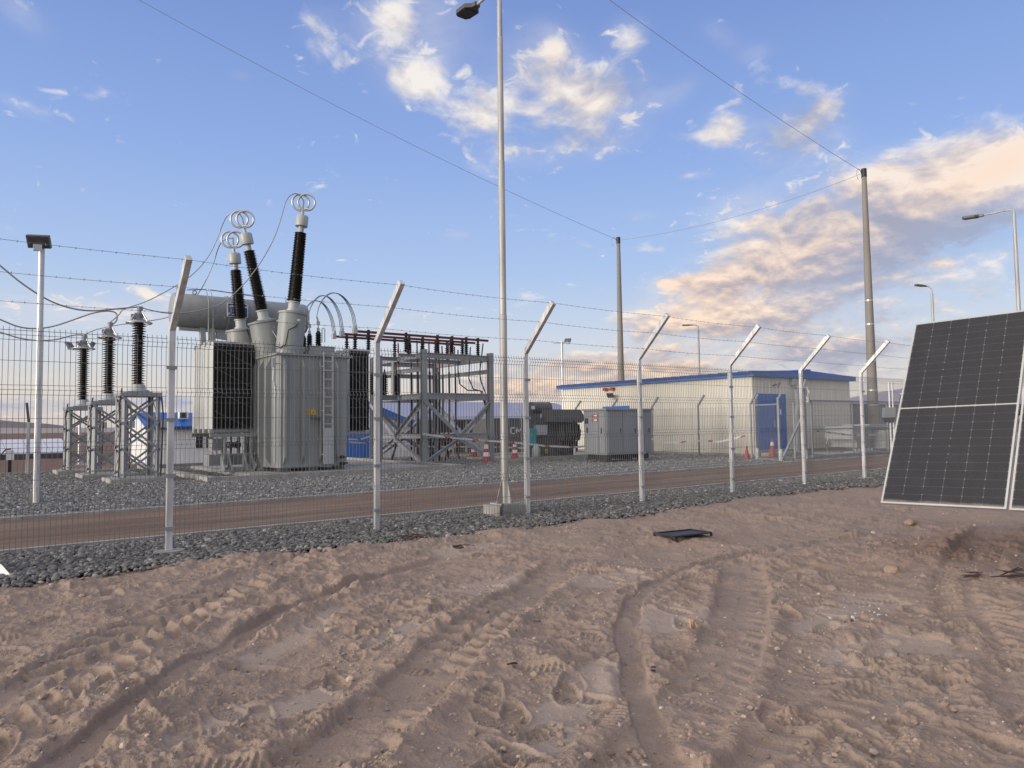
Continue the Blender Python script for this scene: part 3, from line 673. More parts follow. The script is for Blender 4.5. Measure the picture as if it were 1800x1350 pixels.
for dx, lab in ((0, 'square gate post with roller bracket beside the sliding gate'),):
    p = thing('gate_post', lab, 'post', (25.0, 15.1, 0))
    b = MB(); b.bbox((24.93, 15.03, 0), (25.07, 15.17, 2.62)); b.bar((25.0, 15.1, 2.6), (25.05, 15.0, 2.95), .05); b.build('post', M['galv_d'], p)
    b = MB(); b.cbox((25.12, 15.0, 2.2), (.12, .16, .22)); b.cbox((25.16, 15.0, 2.5), (.07, .1, .3)); b.lathe([(.05, 0), (.05, .12)], (25.1, 14.9, 2.42), (0, 0, 1), 10); b.build('roller_bracket', M['alu'], p)
    b = MB(); b.lathe([(.09, 0), (.09, .3), (.05, .5)], (25.0, 15.1, 0), (0, 0, 1), 10); b.build('white_wrap', M['white'], p)
    b = MB(); b.bar((24.78, 15.35, 0), (24.78, 15.35, 2.1), .06); b.build('second_post', M['galv_d'], p)
wg = thing('wicket_gate', 'narrow galvanised wicket gate standing open in front of the blue door', 'gate', (24.6, 16.9, 0))
A_, B_ = gp(1330, 809), gp(1371, 812)
b = MB()
for q in (A_, B_): b.bar(q, q + (0, 0, 2.25), .07)
b.bar(A_ + (0, 0, .07), B_ + (0, 0, .07), .05); b.bar(A_ + (0, 0, 2.02), B_ + (0, 0, 2.02), .05); b.build('frame', M['galv_d'], wg)
b = MB()
for t in np.linspace(.05, .95, 16):
    q = A_ + (B_ - A_) * t; b.bar(q + (0, 0, .1), q + (0, 0, 2.0), .005)
for z in (.4, .8, 1.2, 1.6): b.bar(A_ + (0, 0, z), B_ + (0, 0, z), .005)
b.build('mesh_panel', M['wire'], wg)
b = MB()
for q in (A_, B_): b.bar(q + (0, 0, 2.2), q + (.12, -.05, 2.42), .05); b.lathe([(.075, 0), (.07, .32), (.045, .45)], q + (.02, -.03, 0), (0, 0, 1), 10)
b.build('post_cap', M['alu'], wg)
b = MB(); q = gp(1374, 811); b.bar(q + (0, 0, .02), oy(1412, 728, q[1] + .0), .07); b.build('diagonal_brace', M['galv_d'], wg)

# ------------------------------------------------------------------ power transformer
PAD_Z = 0.14
pad = MB(); pad.prism([(5.41, 20.1), (13.4, 20.1), (13.4, 29.6), (5.41, 29.6)], -0.1, PAD_Z - .001)
pad.build('pad_core', M['conc']) if False else None
b = MB()
for lo, hi in (((5.41, 20.1, -.1), (13.35, 20.32, PAD_Z)), ((5.41, 20.32, -.1), (5.63, 29.0, PAD_Z)), ((13.13, 20.32, -.1), (13.35, 29.0, PAD_Z)), ((5.63, 28.8, -.1), (13.13, 29.0, PAD_Z))): b.box(lo, hi)
o = b.build('bund_kerb', M['conc']); structure(o)
b = MB(); b.box((6.7, 20.75, -.1), (12.4, 27.0, PAD_Z - .01)); structure(b.build('transformer_plinth', M['conc']))
PT = thing('power_transformer', 'huge grey power transformer with three tall black bushings and a cylindrical oil tank on top', 'transformer', (8.9, 23, PAD_Z))
p = gp(487, 823, .25); XT, YT = float(p[0]), float(p[1])           # near left corner of the tank
XR = float(oy(612, 760, YT)[0]); ZT = float(oy(560, 627, YT)[2]); YB = YT + 3.1
b = MB(); c = .10
b.prism([(XT + c, YT), (XR - c, YT), (XR, YT + c), (XR, YB - c), (XR - c, YB), (XT + c, YB), (XT, YB - c), (XT, YT + c)], .25, ZT)
b.build('tank', M['tank'], PT)
b = MB(); b.prism([(XT - .07, YT - .09), (XR + .12, YT - .09), (XR + .12, YB + .09), (XT - .07, YB + .09)], ZT + .002, ZT + .055)
for x in np.arange(XT, XR + .1, .12): b.lathe([(.016, 0), (.016, .03)], (x, YT - .055, ZT + .055), (0, 0, 1), 6)
for y in np.arange(YT, YB, .14): b.lathe([(.016, 0), (.016, .03)], (XT - .035, y, ZT + .055), (0, 0, 1), 6)
b.build('cover_flange', M['tank'], PT)
def rib(x, w=.045, d=.15):   # vertical stiffener, tapered at both ends, on the front face
    b = MB(); z0, z1 = .33, ZT - .04
    b.extr([(x - w / 2, YT + .001, z0), (x - w / 2, YT - d, z0 + .22), (x - w / 2, YT - d, z1 - .28), (x - w / 2, YT + .001, z1)], (w, 0, 0)); b.build('tank_rib', M['tank'], PT)
for px in (499, 531, 561, 590): rib(float(oy(px, 720, YT)[0]))
for k in (.55, 1.15, 1.8, 2.45):
    b = MB(); y = YT + k; z0, z1 = .33, ZT - .04
    b.extr([(XT - .001, y, z0), (XT - .15, y, z0 + .22), (XT - .15, y, z1 - .28), (XT - .001, y, z1)], (0, .045, 0)); b.build('tank_rib', M['tank'], PT)
b = MB()
for x in (XT + .12, XR - .38):
    for y in (YT + .05, YB - .4): b.box((x, y, PAD_Z), (x + .26, y + .35, .252))
b.box((XT + .95, YT + .05, PAD_Z), (XT + 1.25, YT + .3, .252)); b.each('base_foot', M['dark'], PT)
# valves, junction box and conduit on the near edge
b = MB(); x = float(oy(484, 700, YT - .12)[0])
b.tube([(x, YT - .12, .4), (x, YT - .12, 2.6), (x - .05, YT - .10, 2.75), (x - .02, YT - .1, ZT - .1)], .035, 8); b.cbox((x + .12, YT - .1, ZT - .27), (.3, .03, .03)); b.cbox((x - .06, YT - .13, ZT - .24), (.1, .06, .26)); b.build('conduit', M['tank_l'], PT)
b = MB(); q = oy(600, 803, YT - .05); b.lathe([(.05, 0), (.05, .1), (.02, .1), (.02, .2)], q, (0, -1, 0), 10); b.cbox(q + (.02, -.16, .0), (.16, .03, .03)); q = oy(600, 815, YT - .05); b.lathe([(.06, 0), (.06, .12)], q, (0, -1, 0), 10); b.cbox(q + (.05, -.1, .02), (.22, .05, .05)); b.each('drain_valve', M['darker'], PT)
b = MB(); q = oy(556, 733, YT - .12); b.cbox(q, (.28, .22, .02)); b.build('shelf_bracket', M['dark'], PT)
for px, w in ((538.5, .125), (550.5, .16)):
    q = oy(px, 724.5, YT - .02); b = MB(); b.cbox(q, (w, .012, .15)); lb = b.build('warning_label', M['yellow'], PT)
    b = MB(); q2 = q + (0, -.010, 0); s = .035
    if w > .14: b.extr([q2 + (-s, 0, -s * .7), q2 + (s, 0, -s * .7), q2 + (0, 0, s)], (0, .004, 0))
    else:
        for k in range(4): b.cbox(q2 + (0, .002, .04 - k * .025), (.08, .004, .008))
    b.build('printed_mark', M['darker'], lb)
# ladder with locked lower guard
lx0, lx1 = float(oy(569.5, 700, YT - .25)[0]), float(oy(585, 700, YT - .25)[0]); yl = YT - .25
b = MB()
for x in (lx0, lx1): b.bar((x, yl, .35), (x, yl, ZT + .12), .04, .025)
for z in np.arange(1.5, ZT + .05, .265): b.cbox(((lx0 + lx1) / 2, yl, z), (lx1 - lx0, .028, .028))
for z in (.6, 1.9, 3.2):
    for x in (lx0, lx1): b.bar((x, yl, z), (x, YT, z), .03)
ld = b.build('ladder', M['tank_l'], PT)
b = MB(); z1 = float(oy(577, 752, yl)[2]); b.box((lx0 - .015, yl - .05, .32), (lx1 + .015, yl - .03, z1)); b.build('ladder_guard', M['tank_l'], ld)
# radiators left: four banks, each a row of thin plates between headers
def radiator(x0, x1, y0, y1, z0, z1, n):
    b = MB(); pt = (x1 - x0) / n; ym = (y0 + y1) / 2
    for i in range(1, n):
        x = x0 + pt * (i + .5); t = .0035
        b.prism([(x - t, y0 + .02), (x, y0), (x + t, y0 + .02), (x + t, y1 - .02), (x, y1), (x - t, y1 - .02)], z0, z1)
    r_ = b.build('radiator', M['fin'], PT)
    b = MB(); b.bbox((x0, y0, z0 - .02), (x0 + .03, y1, z1 + .01), .008); b.build('end_plate', M['rad'], r_)
    b = MB()
    for z in (z0 - .07, z1 + .0): b.tube([(x0 - .04, ym, z), (x1 + .12, ym, z)], .075, 12)
    b.box((x0 - .03, ym - .08, z0 - .14), (x0 + .1, ym + .08, z0 - .06)); b.each('header_pipe', M['rad'], r_)
    b = MB()
    for k in range(4):
        za = z0 + (z1 - z0) * (k + .85) / 4; b.bar((x0, y0 - .012, za), (x1, y0 - .012, za - .62), .012, .012)
    for z in (z0 + .75, z0 + 1.35, z0 + 1.95): b.cbox(((x0 + x1) / 2, y0 - .008, z), (x1 - x0, .012, .012))
    b.build('tie_rod', M['dark'], r_)
YR = float(ox(453, 700, XT)[1]); xr0, xr1 = float(oy(374, 700, YR)[0]), float(oy(447, 700, YR)[0]); zr0, zr1 = float(oy(374, 753, YR)[2]), float(oy(374, 601, YR)[2])
yend = float(ox(338, 700, xr0)[1]); bank = (yend - YR) / 4
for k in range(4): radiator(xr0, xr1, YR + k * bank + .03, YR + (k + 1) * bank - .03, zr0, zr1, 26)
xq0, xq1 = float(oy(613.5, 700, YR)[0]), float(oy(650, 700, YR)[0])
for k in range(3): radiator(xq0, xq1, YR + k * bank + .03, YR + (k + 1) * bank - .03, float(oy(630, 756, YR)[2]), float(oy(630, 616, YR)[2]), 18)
# frames and pumps below the left radiators
b = MB(); ym0, ym1 = YR + .1, yend - .1
b.box((xr0 - .06, YR, zr0 - .26), (xr1 + .1, YR + .1, zr0 - .16)); b.box((xr0 - .06, yend - .2, zr0 - .26), (xr1 + .1, yend - .1, zr0 - .16))
for x in (xr0 + .35, xr1 - .1): b.box((x, YR + .02, PAD_Z + .35), (x + .08, YR + .1, zr0 - .26))
b.box((xr0 + .05, YR - .15, .62), (XT + .05, YR - .09, .66)); b.box((xr0 + .3, YR - .35, .18), (XT - .1, YR - .25, .26))
for x in (xr0 + .2, xr0 + .85, XT - .25):
    b.extr([(x, YR - .1, .2), (x, YR - .55, .2), (x, YR - .1, .75)], (.035, 0, 0)); b.extr([(x + .2, YR - .1, .2), (x + .2, YR - .55, .2), (x + .2, YR - .1, .75)], (.035, 0, 0)); b.box((x - .02, YR - .6, PAD_Z), (x + .26, YR - .05, .2))
b.build('support_frame', M['tank'], PT)
b = MB()
for k in range(5):
    x = xr0 + .25 + k * .22; b.tube([(x, YR + .5, .5), (x, YR + .5, zr0 - .05)], .055 if k % 2 else .035, 8)
b.box((xr0 + .08, YR + .3, .75), (xr0 + .5, YR + .75, 1.1)); b.box((xr0 - .02, YR + .25, .3), (XT, YR + .9, .62)); b.each('oil_pipe', M['tank'], PT)
b = MB(); q = oy(402, 782, YR + .05); b.lathe([(.10, 0), (.11, .2), (.07, .28)], q, (0, -1, 0), 12); b.lathe([(.10, 0), (.11, .2), (.07, .28)], q + (.2, 0, 0), (0, -1, 0), 12); b.each('oil_pump', M['darker'], PT)
# conservator
YC = 25.2; a0, a1 = oy(309, 515, YC), oy(309, 574, YC); rad_c = float((a0[2] - a1[2]) / 2); zc = float((a0[2] + a1[2]) / 2); xc0 = float(oy(303, 545, YC)[0]); xc1 = float(oy(534, 560, YC)[0])
b = MB(); L_ = xc1 - xc0
b.lathe([(.02, -.05), (rad_c * .6, -.045), (rad_c * .97, 0.0), (rad_c, .05), (rad_c, L_ * .37), (rad_c + .045, L_ * .37), (rad_c + .045, L_ * .385), (rad_c, L_ * .385), (rad_c, L_ - .05), (rad_c * .97, L_), (rad_c * .6, L_ + .05), (.02, L_ + .06)], (xc0, YC, zc), (1, 0, 0), 40)
cons = b.build('conservator', M['tank'], PT, smooth=35)
b = MB()
for px in (342, 463, 505): b.torus((float(oy(px, 520, YC)[0]), YC, zc + rad_c + .07), (0, 1, 0), .06, .018, 14, 6)
b.tube([(xc0 + .15, YC, zc + rad_c), (xc0 + .15, YC, zc + rad_c + .22)], .05, 8); b.each('lifting_eye', M['tank'], cons)
b = MB()
for dx in (.0, .14): b.tube([(xc0 + .95 + dx, YC - rad_c - .06, zc - 1.2), (xc0 + .95 + dx, YC - rad_c - .06, zc + rad_c * .5), (xc0 + .95 + dx, YC - rad_c * .5, zc + rad_c + .16), (xc0 + .95 + dx + (1.4 if dx else -.6), YC - .3, zc + rad_c + .08)], .018, 6)
b.each('breather_pipe', M['tank'], cons)
b = MB()
for x in (xc0 + .95, xc0 + 1.25, xc1 - 1.0): b.bar((x, YC, zr1 + .05), (x - .05, YC, zc - rad_c * .8), .22, .16)
b.bar((xc0 + 1.35, YC, zc - rad_c - .2), (xc0 + 2.6, YC, zr1 + .35), .16, .2); b.bar((xc0 + .2, YC, zc - rad_c - .06), (xc1 - .6, YC, zc - rad_c - .06), .12, .1); b.box((xc0 + .9, YC - .3, zr1 - .3), (XR + .6, YC + .1, zr1 + .06)); b.each('conservator_stand', M['tank_l'], PT)
# sign on the conservator: white plate with blue letter strokes
ys = YC - rad_c - .03; q0, q1 = oy(399.5, 532, ys), oy(436, 556, ys); x0, x1, z1, z0 = q0[0], q1[0], q0[2], oy(399.5, 556, ys)[2]
b = MB(); b.box((x0, ys, z0), (x1, ys + .03, z1)); b.box((x0 + .1, ys + .03, z0 + .1), (x1 - .1, YC - rad_c * .7, z1 - .1)); sg = b.build('sign', M['white'], PT)
b = MB(); w, h = x1 - x0, z1 - z0
def st(u0, v0, u1, v1): b.box((x0 + w * u0, ys - .008, z0 + h * v0), (x0 + w * u1, ys - .001, z0 + h * v1))
t = .055
st(.05, .30, .05 + t, .94); st(.05 + t, .94 - .09, .95, .94); st(.05, .05, .95, .14); st(.95 - t, .14, .95, .70)
for u in (.16, .235, .31): st(u, .30 if u != .0 else .3, u + t * .8, .74)       # w
st(.16, .22, .37, .30); st(.16, .66, .37, .74) if False else None
st(.42, .22, .62, .30); st(.42, .30, .42 + t, .74); st(.475, .66, .62, .74); st(.475, .44, .62, .52); st(.62 - t, .52, .62, .66)   # e
st(.68, .66, .88, .74); st(.68, .38, .68 + t, .66); st(.735, .38, .82, .46); st(.82, .20, .88, .66); st(.68, .20, .82, .28)     # g
b.build('sign_lettering', M['signblue'], sg)
# high-voltage bushings on their turrets
def bushing(ptb, pbase, ptop, Yp, rt, taper, tur_len, stub=None):
    base = oy(*pbase, Yp); top = oy(*ptop, Yp + (.0 if stub is None else stub)); ax = top - base; L = np.linalg.norm(ax); ax = ax / L
    b = MB(); b.lathe([(rt * taper, -tur_len), (rt, -.10), (rt * 1.08, -.10), (rt * 1.08, -.04), (rt * .98, -.035), (rt * .55, 0)], base, ax, 32)
    tu = b.build('turret', M['tank'], PT, smooth=35)
    b = MB(); b.cbox(base + ax * -.3 + np.array([.05, -rt * .97, 0]), (.10, .02, .06)); b.build('name_plate', M['white'], tu)
    b = MB(); b.lathe([(.2, 0), (.2, .05), (.16, .06), (.16, .26), (.19, .27), (.19, .30)], base, ax, 20); b.build('bushing_flange', M['tank_l'], PT, smooth=35)
    b = MB(); prof = [(.15, .30)]; n = int((L - .75) / .040)
    for i in range(n):
        h0 = .32 + i * .040; k = 1 - .16 * i / n; prof += [(.15 * k, h0), (.214 * k if i % 2 else .192 * k, h0 + .010), (.15 * k, h0 + .026)]
    prof += [(.09, .32 + n * .040)]; b.lathe(prof, base, ax, 18); b.build('insulator', M['insul'], PT)
    hb = .32 + n * .040
    b = MB(); b.lathe([(.085, hb - .01), (.085, hb + .17), (.10, hb + .17), (.185, hb + .19), (.19, hb + .21), (.19, hb + .48), (.17, hb + .52), (.05, hb + .51), (.045, hb + .66)], base, ax, 24); b.build('head', M['tank_l'], PT, smooth=35)
    t = base + ax * (hb + .96); side = np.cross(ax, [0.55, -.83, 0]); side /= np.linalg.norm(side); fx = np.array([.80, -.60, 0])
    b = MB()
    for s in (-.09, .09): b.torus(t + fx * s + np.array([0, 0, 0.0]), np.array([.42, .90, .1]), .25, .032, 28, 8)
    b.bar(t - fx * .14 - (0, 0, .20), t + fx * .14 - (0, 0, .20), .03); b.bar(base + ax * (hb + .6), t + (0, 0, .06), .045); b.build('corona_ring', M['alu'], PT, smooth=60)
    return t
YB3, YB2, YB1 = YT + .75, YT + 1.75, YT + 2.75
T3 = bushing(None, (515, 548), (531, 384), YB3, .40, .98, 1.35)
T2 = bushing(None, (464, 562), (432, 414), YB2, .46, 1.12, 1.95)
T1 = bushing(None, (424, 578), (412, 450), YB1, .44, 1.05, 1.1)
b = MB()
b.tube([oy(524, 568, YB3 - .43), oy(520, 574, YB3 - .46), oy(507, 580, YB3 - .44), oy(505, 592, YB3 - .44), oy(502, 606, YB3 - .40), oy(492, 611, YB3 - .2), oy(483, 608, YB3 - .1)], .018, 6)
b.tube([oy(434, 578, YB2 - .6), oy(438, 590, YB2 - .5), oy(440, 612, YB2 - .5)], .018, 6); b.each('signal_cable', M['black'], PT)
b = MB(); b.tube([oy(476, 577, YB2 - .3), oy(488, 596, YB3), oy(496, 607, YB3)], .012, 6); b.tube([oy(476, 566, YB2), oy(497, 562, YB3)], .02, 6); b.each('brace_pipe', M['tank_l'], PT)
# low-voltage turret and bushings, flexible straps over to the bus bars
q0, q1 = oy(536, 612, YT + .9), oy(586, 612, YT + .9)
b = MB(); x0, x1 = q0[0], q1[0]; b.prism([(x0, YT + .6), (x1, YT + .6), (x1, YT + 2.7), (x0, YT + 2.7)], ZT + .055, ZT + .22); b.prism([(x0 + .06, YT + .66), (x1 - .06, YT + .66), (x1 - .06, YT + 2.64), (x0 + .06, YT + 2.64)], ZT + .22, ZT + .40); b.build('turret', M['tank'], PT)
b = MB(); q = oy(566, 602, YT + .8); b.tube([q, q + (0, 0, .42), q + (.05, 0, .46), q + (.09, 0, .42), q + (.09, 0, 0)], .016, 6); b.each('air_vent_pipe', M['tank_l'], PT)
LVT = []
for px, py, yy in ((559.5, 602, 1.0), (544, 604, 1.75), (534, 606, 2.4)):
    q = oy(px, py, YT + yy); q[2] = ZT + .40; prof = [(.11, 0)]
    for i in range(8): prof += [(.07, .02 + i * .055), (.12 - i * .003, .035 + i * .055), (.07, .055 + i * .055)]
    b = MB(); b.lathe(prof + [(.05, .5)], q, (0, 0, 1), 14); b.build('low_voltage_bushing', M['insul'], PT)
    b = MB(); b.lathe([(.045, .49), (.045, .6), (.02, .6), (.02, .72)], q, (0, 0, 1), 10); b.cbox(q + (0, 0, .75), (.1, .04, .12)); b.bar(q + (0, 0, .78), q + (-.05, 0, .95), .07, .03); b.build('terminal', M['alu'], PT); LVT.append(q + np.array([-.06, 0, .92]))

# ------------------------------------------------------------------ steel rack carrying the bus bars
RX0, RX1, RY0, RY1, RH = 13.9, 16.9, 23.5, 27.6, 4.22
RK = thing('bus_bar_rack', 'open galvanised steel rack carrying three dark red bus bars and hanging black cables', 'steel rack', (15.4, 25.5, 0))
def col(x, y, h, w=.20):
    b = MB()
    b.box((x - w / 2, y - w / 2, 0), (x + w / 2, y - w / 2 + .02, h)); b.box((x - w / 2, y + w / 2 - .02, 0), (x + w / 2, y + w / 2, h)); b.box((x - .012, y - w / 2 + .02, 0), (x + .012, y + w / 2 - .02, h)); b.box((x - .2, y - .2, -.02), (x + .2, y + .2, .03)); b.build('column', M['galv_d'], RK)
for x, y in ((RX0, RY0), (RX1, RY0), (RX0, RY1), (RX1, RY1)): col(x, y, RH)
def beam(a, c, w=.12, h=.22, name='beam'):
    b = MB(); a, c = np.array(a, float), np.array(c, float)
    b.bar(a + (0, 0, h / 2 - .01), c + (0, 0, h / 2 - .01), w, .02); b.bar(a - (0, 0, h / 2 - .01), c - (0, 0, h / 2 - .01), w, .02); b.bar(a, c, .015, h - .04); b.build(name, M['galv_d'], RK)
zt_, zm_ = 4.0, 2.50
for z, h in ((zt_, .20), (zm_, .22)):
    beam((RX0 + .1, RY0, z), (RX1 - .1, RY0, z), .12, h); beam((RX0 + .1, RY1, z), (RX1 - .1, RY1, z), .12, h); beam((RX0, RY0 + .1, z), (RX0, RY1 - .1, z), .12, h); beam((RX1, RY0 + .1, z), (RX1, RY1 - .1, z), .12, h)
beam((RX0 + .1, 25.4, zt_ - .01), (RX1 - .1, 25.4, zt_ - .01), .1, .16)
for q_0, q_1 in (((RX1, RY0 + .1), (RX1, RY1 - .1)), ((RX0 + .1, RY1), (RX1 - .1, RY1)), ((RX0, RY0 + .1), (RX0, RY1 - .1))): beam((*q_0, 3.5), (*q_1, 3.5), .1, .16)
b = MB(); yv = float(ox(693, 650, RX0)[1]); b.box((RX0 - .08, yv - .08, zm_ + .12), (RX0 + .08, yv + .08, zt_ - .1)); b.build('short_column', M['galv_d'], RK)
beam((RX0 + .1, RY0, 1.02), (RX1 - .1, RY0, 1.02), .08, .16); beam((RX0, RY0 + .1, 1.02), (RX0, RY1 - .1, 1.02), .08, .16); beam((RX1, RY0 + .1, 1.02), (RX1, RY1 - .1, 1.02), .08, .16); beam((RX0 + .1, RY1, 1.02), (RX1 - .1, RY1, 1.02), .08, .16)
beam((RX0 - .8, 25.4, zm_), (RX0 - .06, 25.4, zm_), .12, .2); beam((RX0 - .8, 25.4, zt_), (RX0 - .06, 25.4, zt_), .1, .14); col(RX0 - .8, 25.4, 4.1, .14)
def brace(a, c):
    b = MB(); b.angle(a, c, .13, .014); b.build('brace', M['galv_d'], RK)
for (x0_, y0_, x1_, y1_) in ((RX0, RY0, RX1, RY0), (RX0, RY0, RX0, RY1), (RX0, RY1, RX1, RY1), (RX1, RY0, RX1, RY1)):
    mx, my = (x0_ + x1_) / 2, (y0_ + y1_) / 2; o_ = .07
    dy = -o_ if y0_ == y1_ == RY0 else (o_ if y0_ == y1_ else 0); dx = -o_ if x0_ == x1_ == RX0 else (o_ if x0_ == x1_ else 0)
    for s in (0, 1):
        A = np.array([x0_ if s == 0 else x1_, y0_ if s == 0 else y1_, 0]) + (dx, dy, 0); Cn = np.array([mx, my, 0]) + (dx, dy, 0)
        brace(A + (0, 0, 2.38), Cn + (0, 0, 1.06)); brace(Cn + (0, 0, 0.96), A + (0, 0, .12))
BARS = [(23.75, 627, 858, 4.74), (24.85, 604, 835, 4.76), (26.0, 590, 815, 4.80)]
ENDS = []
for Yb, pa, pb, zb in BARS:
    xa, xb = float(oy(pa, 580, Yb)[0]), float(oy(pb, 600, Yb)[0])
    b = MB(); b.box((xa, Yb - .03, zb - .042), (xb, Yb + .03, zb + .042)); bb = b.build('bus_bar', M['red'], RK)
    b = MB(); b.box((xa - .14, Yb - .08, zb - .09), (xa - .001, Yb + .08, zb + .1)); b.box((xa - .10, Yb - .1, zb + .1), (xa - .03, Yb + .1, zb + .2)); b.build('clamp', M['alu'], bb); ENDS.append(np.array([xa - .07, Yb, zb + .2]))
    for x in (xa + .45, RX0 + .15 if Yb > 24 else RX0 - .6, RX0 + .75, (RX0 + RX1) / 2 - .1, RX1 - .95, RX1 - .40):
        if x > xb - .15: x = xb - .35
        prof = [(.06, 0), (.06, .03)]
        for i in range(6): prof += [(.045, .04 + i * .065), (.095, .06 + i * .065), (.045, .09 + i * .065)]
        h = zb - .042 - 4.10; prof = [(r_, z_ * h / .5) for r_, z_ in prof] + [(.05, h * .92), (.06, h)]
        b = MB(); b.lathe(prof, (x, Yb, 4.10), (0, 0, 1), 12); b.build('post_insulator', M['insul'], RK)
        b = MB(); b.box((x - .03, Yb - .06, zb + .043), (x + .03, Yb + .06, zb + .085)); b.build('bar_clip', M['darker'], RK)
beam((RX0 - .8, 23.95, 4.02), (RX0 - .1, 23.95, 4.02), .08, .1)
# straps
for (a, e, ap) in zip(LVT, ENDS, ((596, 516), (580, 521), (566, 530))):
    b = MB(); mid = (a + e) / 2; topp = oy(ap[0], ap[1], mid[1])
    for s in (-.07, 0, .07):
        P = []
        for t in np.linspace(0, 1, 24):
            q = a * (1 - t) + e * t; hh = (topp[2] - (a[2] * .5 + e[2] * .5)); q = q + np.array([0, 0, hh * (4 * t * (1 - t)) ** .62]) ; q = q + np.array([s * t, s * .4 * t, 0]); P.append(q)
        b.tube(P, .014, 6)
    b.build('flexible_strap', M['cable'], PT)
# hanging cables
for k, px in enumerate((700, 722, 733, 742, 754, 765, 771, 777, 788, 799)):
    Yb = (24.85, 26.0)[k % 2] if k > 1 else 26.0; q = oy(px, 640, Yb); sw = .12 * ((k * 37) % 5 - 2)
    b = MB(); b.tube([(q[0], Yb, 4.70), (q[0] + .01, Yb, 4.3), (q[0] + .02, Yb - .02, 3.5)], .028, 8); b.build('cable_sleeve', M['red'], RK)
    b = MB(); b.tube([(q[0] + .02, Yb - .02, 3.52), (q[0] + .01, Yb - .05, 2.5), (q[0], Yb - .05, 1.6), (q[0] - .03 + sw * .2, Yb - .08, .9), (q[0] - .02 + sw, Yb - .05, .3), (q[0] - .05 + sw * 1.4, Yb - .1, .0)], .042, 8); b.build('power_cable', M['black'], RK)
for px0, pts in ((805, [(805, 615), (805, 650), (808, 675), (822, 686), (845, 687)]), (827, [(827, 610), (825, 640), (824, 665), (832, 684), (848, 688)]), (849, [(849, 604), (846, 632), (843, 655), (846, 672), (853, 690)])):
    b = MB(); P = [oy(a, c_, 24.0) for a, c_ in pts]; P = [P[0]] + list(resample(np.array(P)[:, :], .1)) if False else P; b.tube([np.array(p_) for p_ in P] + [oy(855, 720, 23.8), oy(856, 752, 23.7), oy(860, 785, 23.6), oy(868, 800, 23.6)], .026, 8); b.build('power_cable', M['black'], RK)
# black insulators hanging at mid height on the left bay
for px in (655, 676, 697):
    q = oy(px, 690, 25.4); q[2] = 2.6; prof = [(.09, 0)]
    for i in range(9): prof += [(.07, .03 + i * .085), (.13, .06 + i * .085), (.07, .10 + i * .085)]
    b = MB(); b.lathe(prof + [(.04, .85), (.03, .98)], q, (0, 0, 1), 12); b.build('surge_insulator', M['insul'], RK)

# ------------------------------------------------------------------ surge arresters on lattice stands
def arrester(loc, label, hs):
    T = thing('surge_arrester', label, 'surge arrester', loc, 'surge arresters in a row on lattice stands'); x, y = loc[:2]
    s = .43; zt = hs - .12
    b = MB(); b.box((x - .72, y - .72, -.08), (x + .72, y + .72, .14)); b.build('footing', M['conc'], T)
    b = MB()
    for sx in (-1, 1):
        for sy in (-1, 1): b.angle((x + sx * s, y + sy * s, .14), (x + sx * s, y + sy * s, zt), .10, .012, up=(sx, sy, 0)); b.box((x + sx * s - .1, y + sy * s - .1, .14), (x + sx * s + .1, y + sy * s + .1, .17))
    n = 3; dzp = (zt - .25) / n
    for i in range(n):
        z0, z1 = .22 + i * dzp, .22 + (i + 1) * dzp
        for sgn in (-1, 1):
            for a, c_ in ((z0, z1), (z1, z0)):
                e = .02 if a < c_ else .045
                b.bar((x - s, y + sgn * (s + e), a), (x + s, y + sgn * (s + e), c_), .055, .012, up=(0, 1, 0)); b.bar((x + sgn * (s + e), y - s, a), (x + sgn * (s + e), y + s, c_), .055, .012, up=(1, 0, 0))
    b.build('lattice_stand', M['galv_d'], T)
    b = MB(); b.box((x - s - .07, y - s - .07, zt), (x + s + .07, y + s + .07, zt + .1)); b.box((x - .3, y - .3, zt + .1), (x + .3, y + .3, zt + .14)); b.build('top_plate', M['galv_d'], T)
    b = MB(); b.lathe([(.28, zt + .14), (.28, zt + .18), (.20, zt + .2), (.17, zt + .32), (.15, zt + .34)], (x, y, 0), (0, 0, 1), 20); b.build('base_flange', M['tank_l'], T)
    z = zt + .34; prof = [(.1, z)]; n = 25; H = 1.68
    for i in range(n): h0 = z + i * H / n; prof += [(.10, h0 + .01), (.188 if i % 2 else .168, h0 + .022), (.10, h0 + .05)]
    b = MB(); b.lathe(prof + [(.09, z + H)], (x, y, 0), (0, 0, 1), 18); b.build('insulator', M['insul'], T)
    zz = z + H
    b = MB(); b.torus((x, y, zz - .02), (0, 0, 1), .31, .026, 28, 8)
    for a in (0.6, 2.17, 3.74, 5.3): b.bar((x + .31 * math.cos(a), y + .31 * math.sin(a), zz - .02), (x + .13 * math.cos(a), y + .13 * math.sin(a), zz + .24), .035, .02)
    b.build('corona_ring', M['alu'], T, smooth=60)
    b = MB(); b.lathe([(.14, zz), (.15, zz + .05), (.10, zz + .10), (.13, zz + .22), (.06, zz + .26), (.05, zz + .42)], (x, y, 0), (0, 0, 1), 14); b.cbox((x + .02, y, zz + .38), (.14, .05, .1)); b.cbox((x - .12, y - .05, zz + .14), (.18, .1, .12)); b.build('terminal', M['cable'], T)
    b = MB(); b.cbox((x + s + .12, y - s, 1.55), (.16, .14, .2)); b.build('counter_box', M['tank_l'], T)
    b = MB(); b.tube([(x - s - .03, y - s, zt + .2), (x - s - .1, y - s - .06, zt - .2), (x - s - .07, y - s - .07, 1.4), (x - s - .09, y - s - .07, .1)], .022, 6); b.tube([(x + s + .06, y - s, zt + .1), (x + s + .10, y - s - .06, 1.8), (x + s + .06, y - s - .07, .15)], .02, 6); b.each('earth_cable', M['black'], T)
    return np.array([x, y, zz + .42])
AP = []
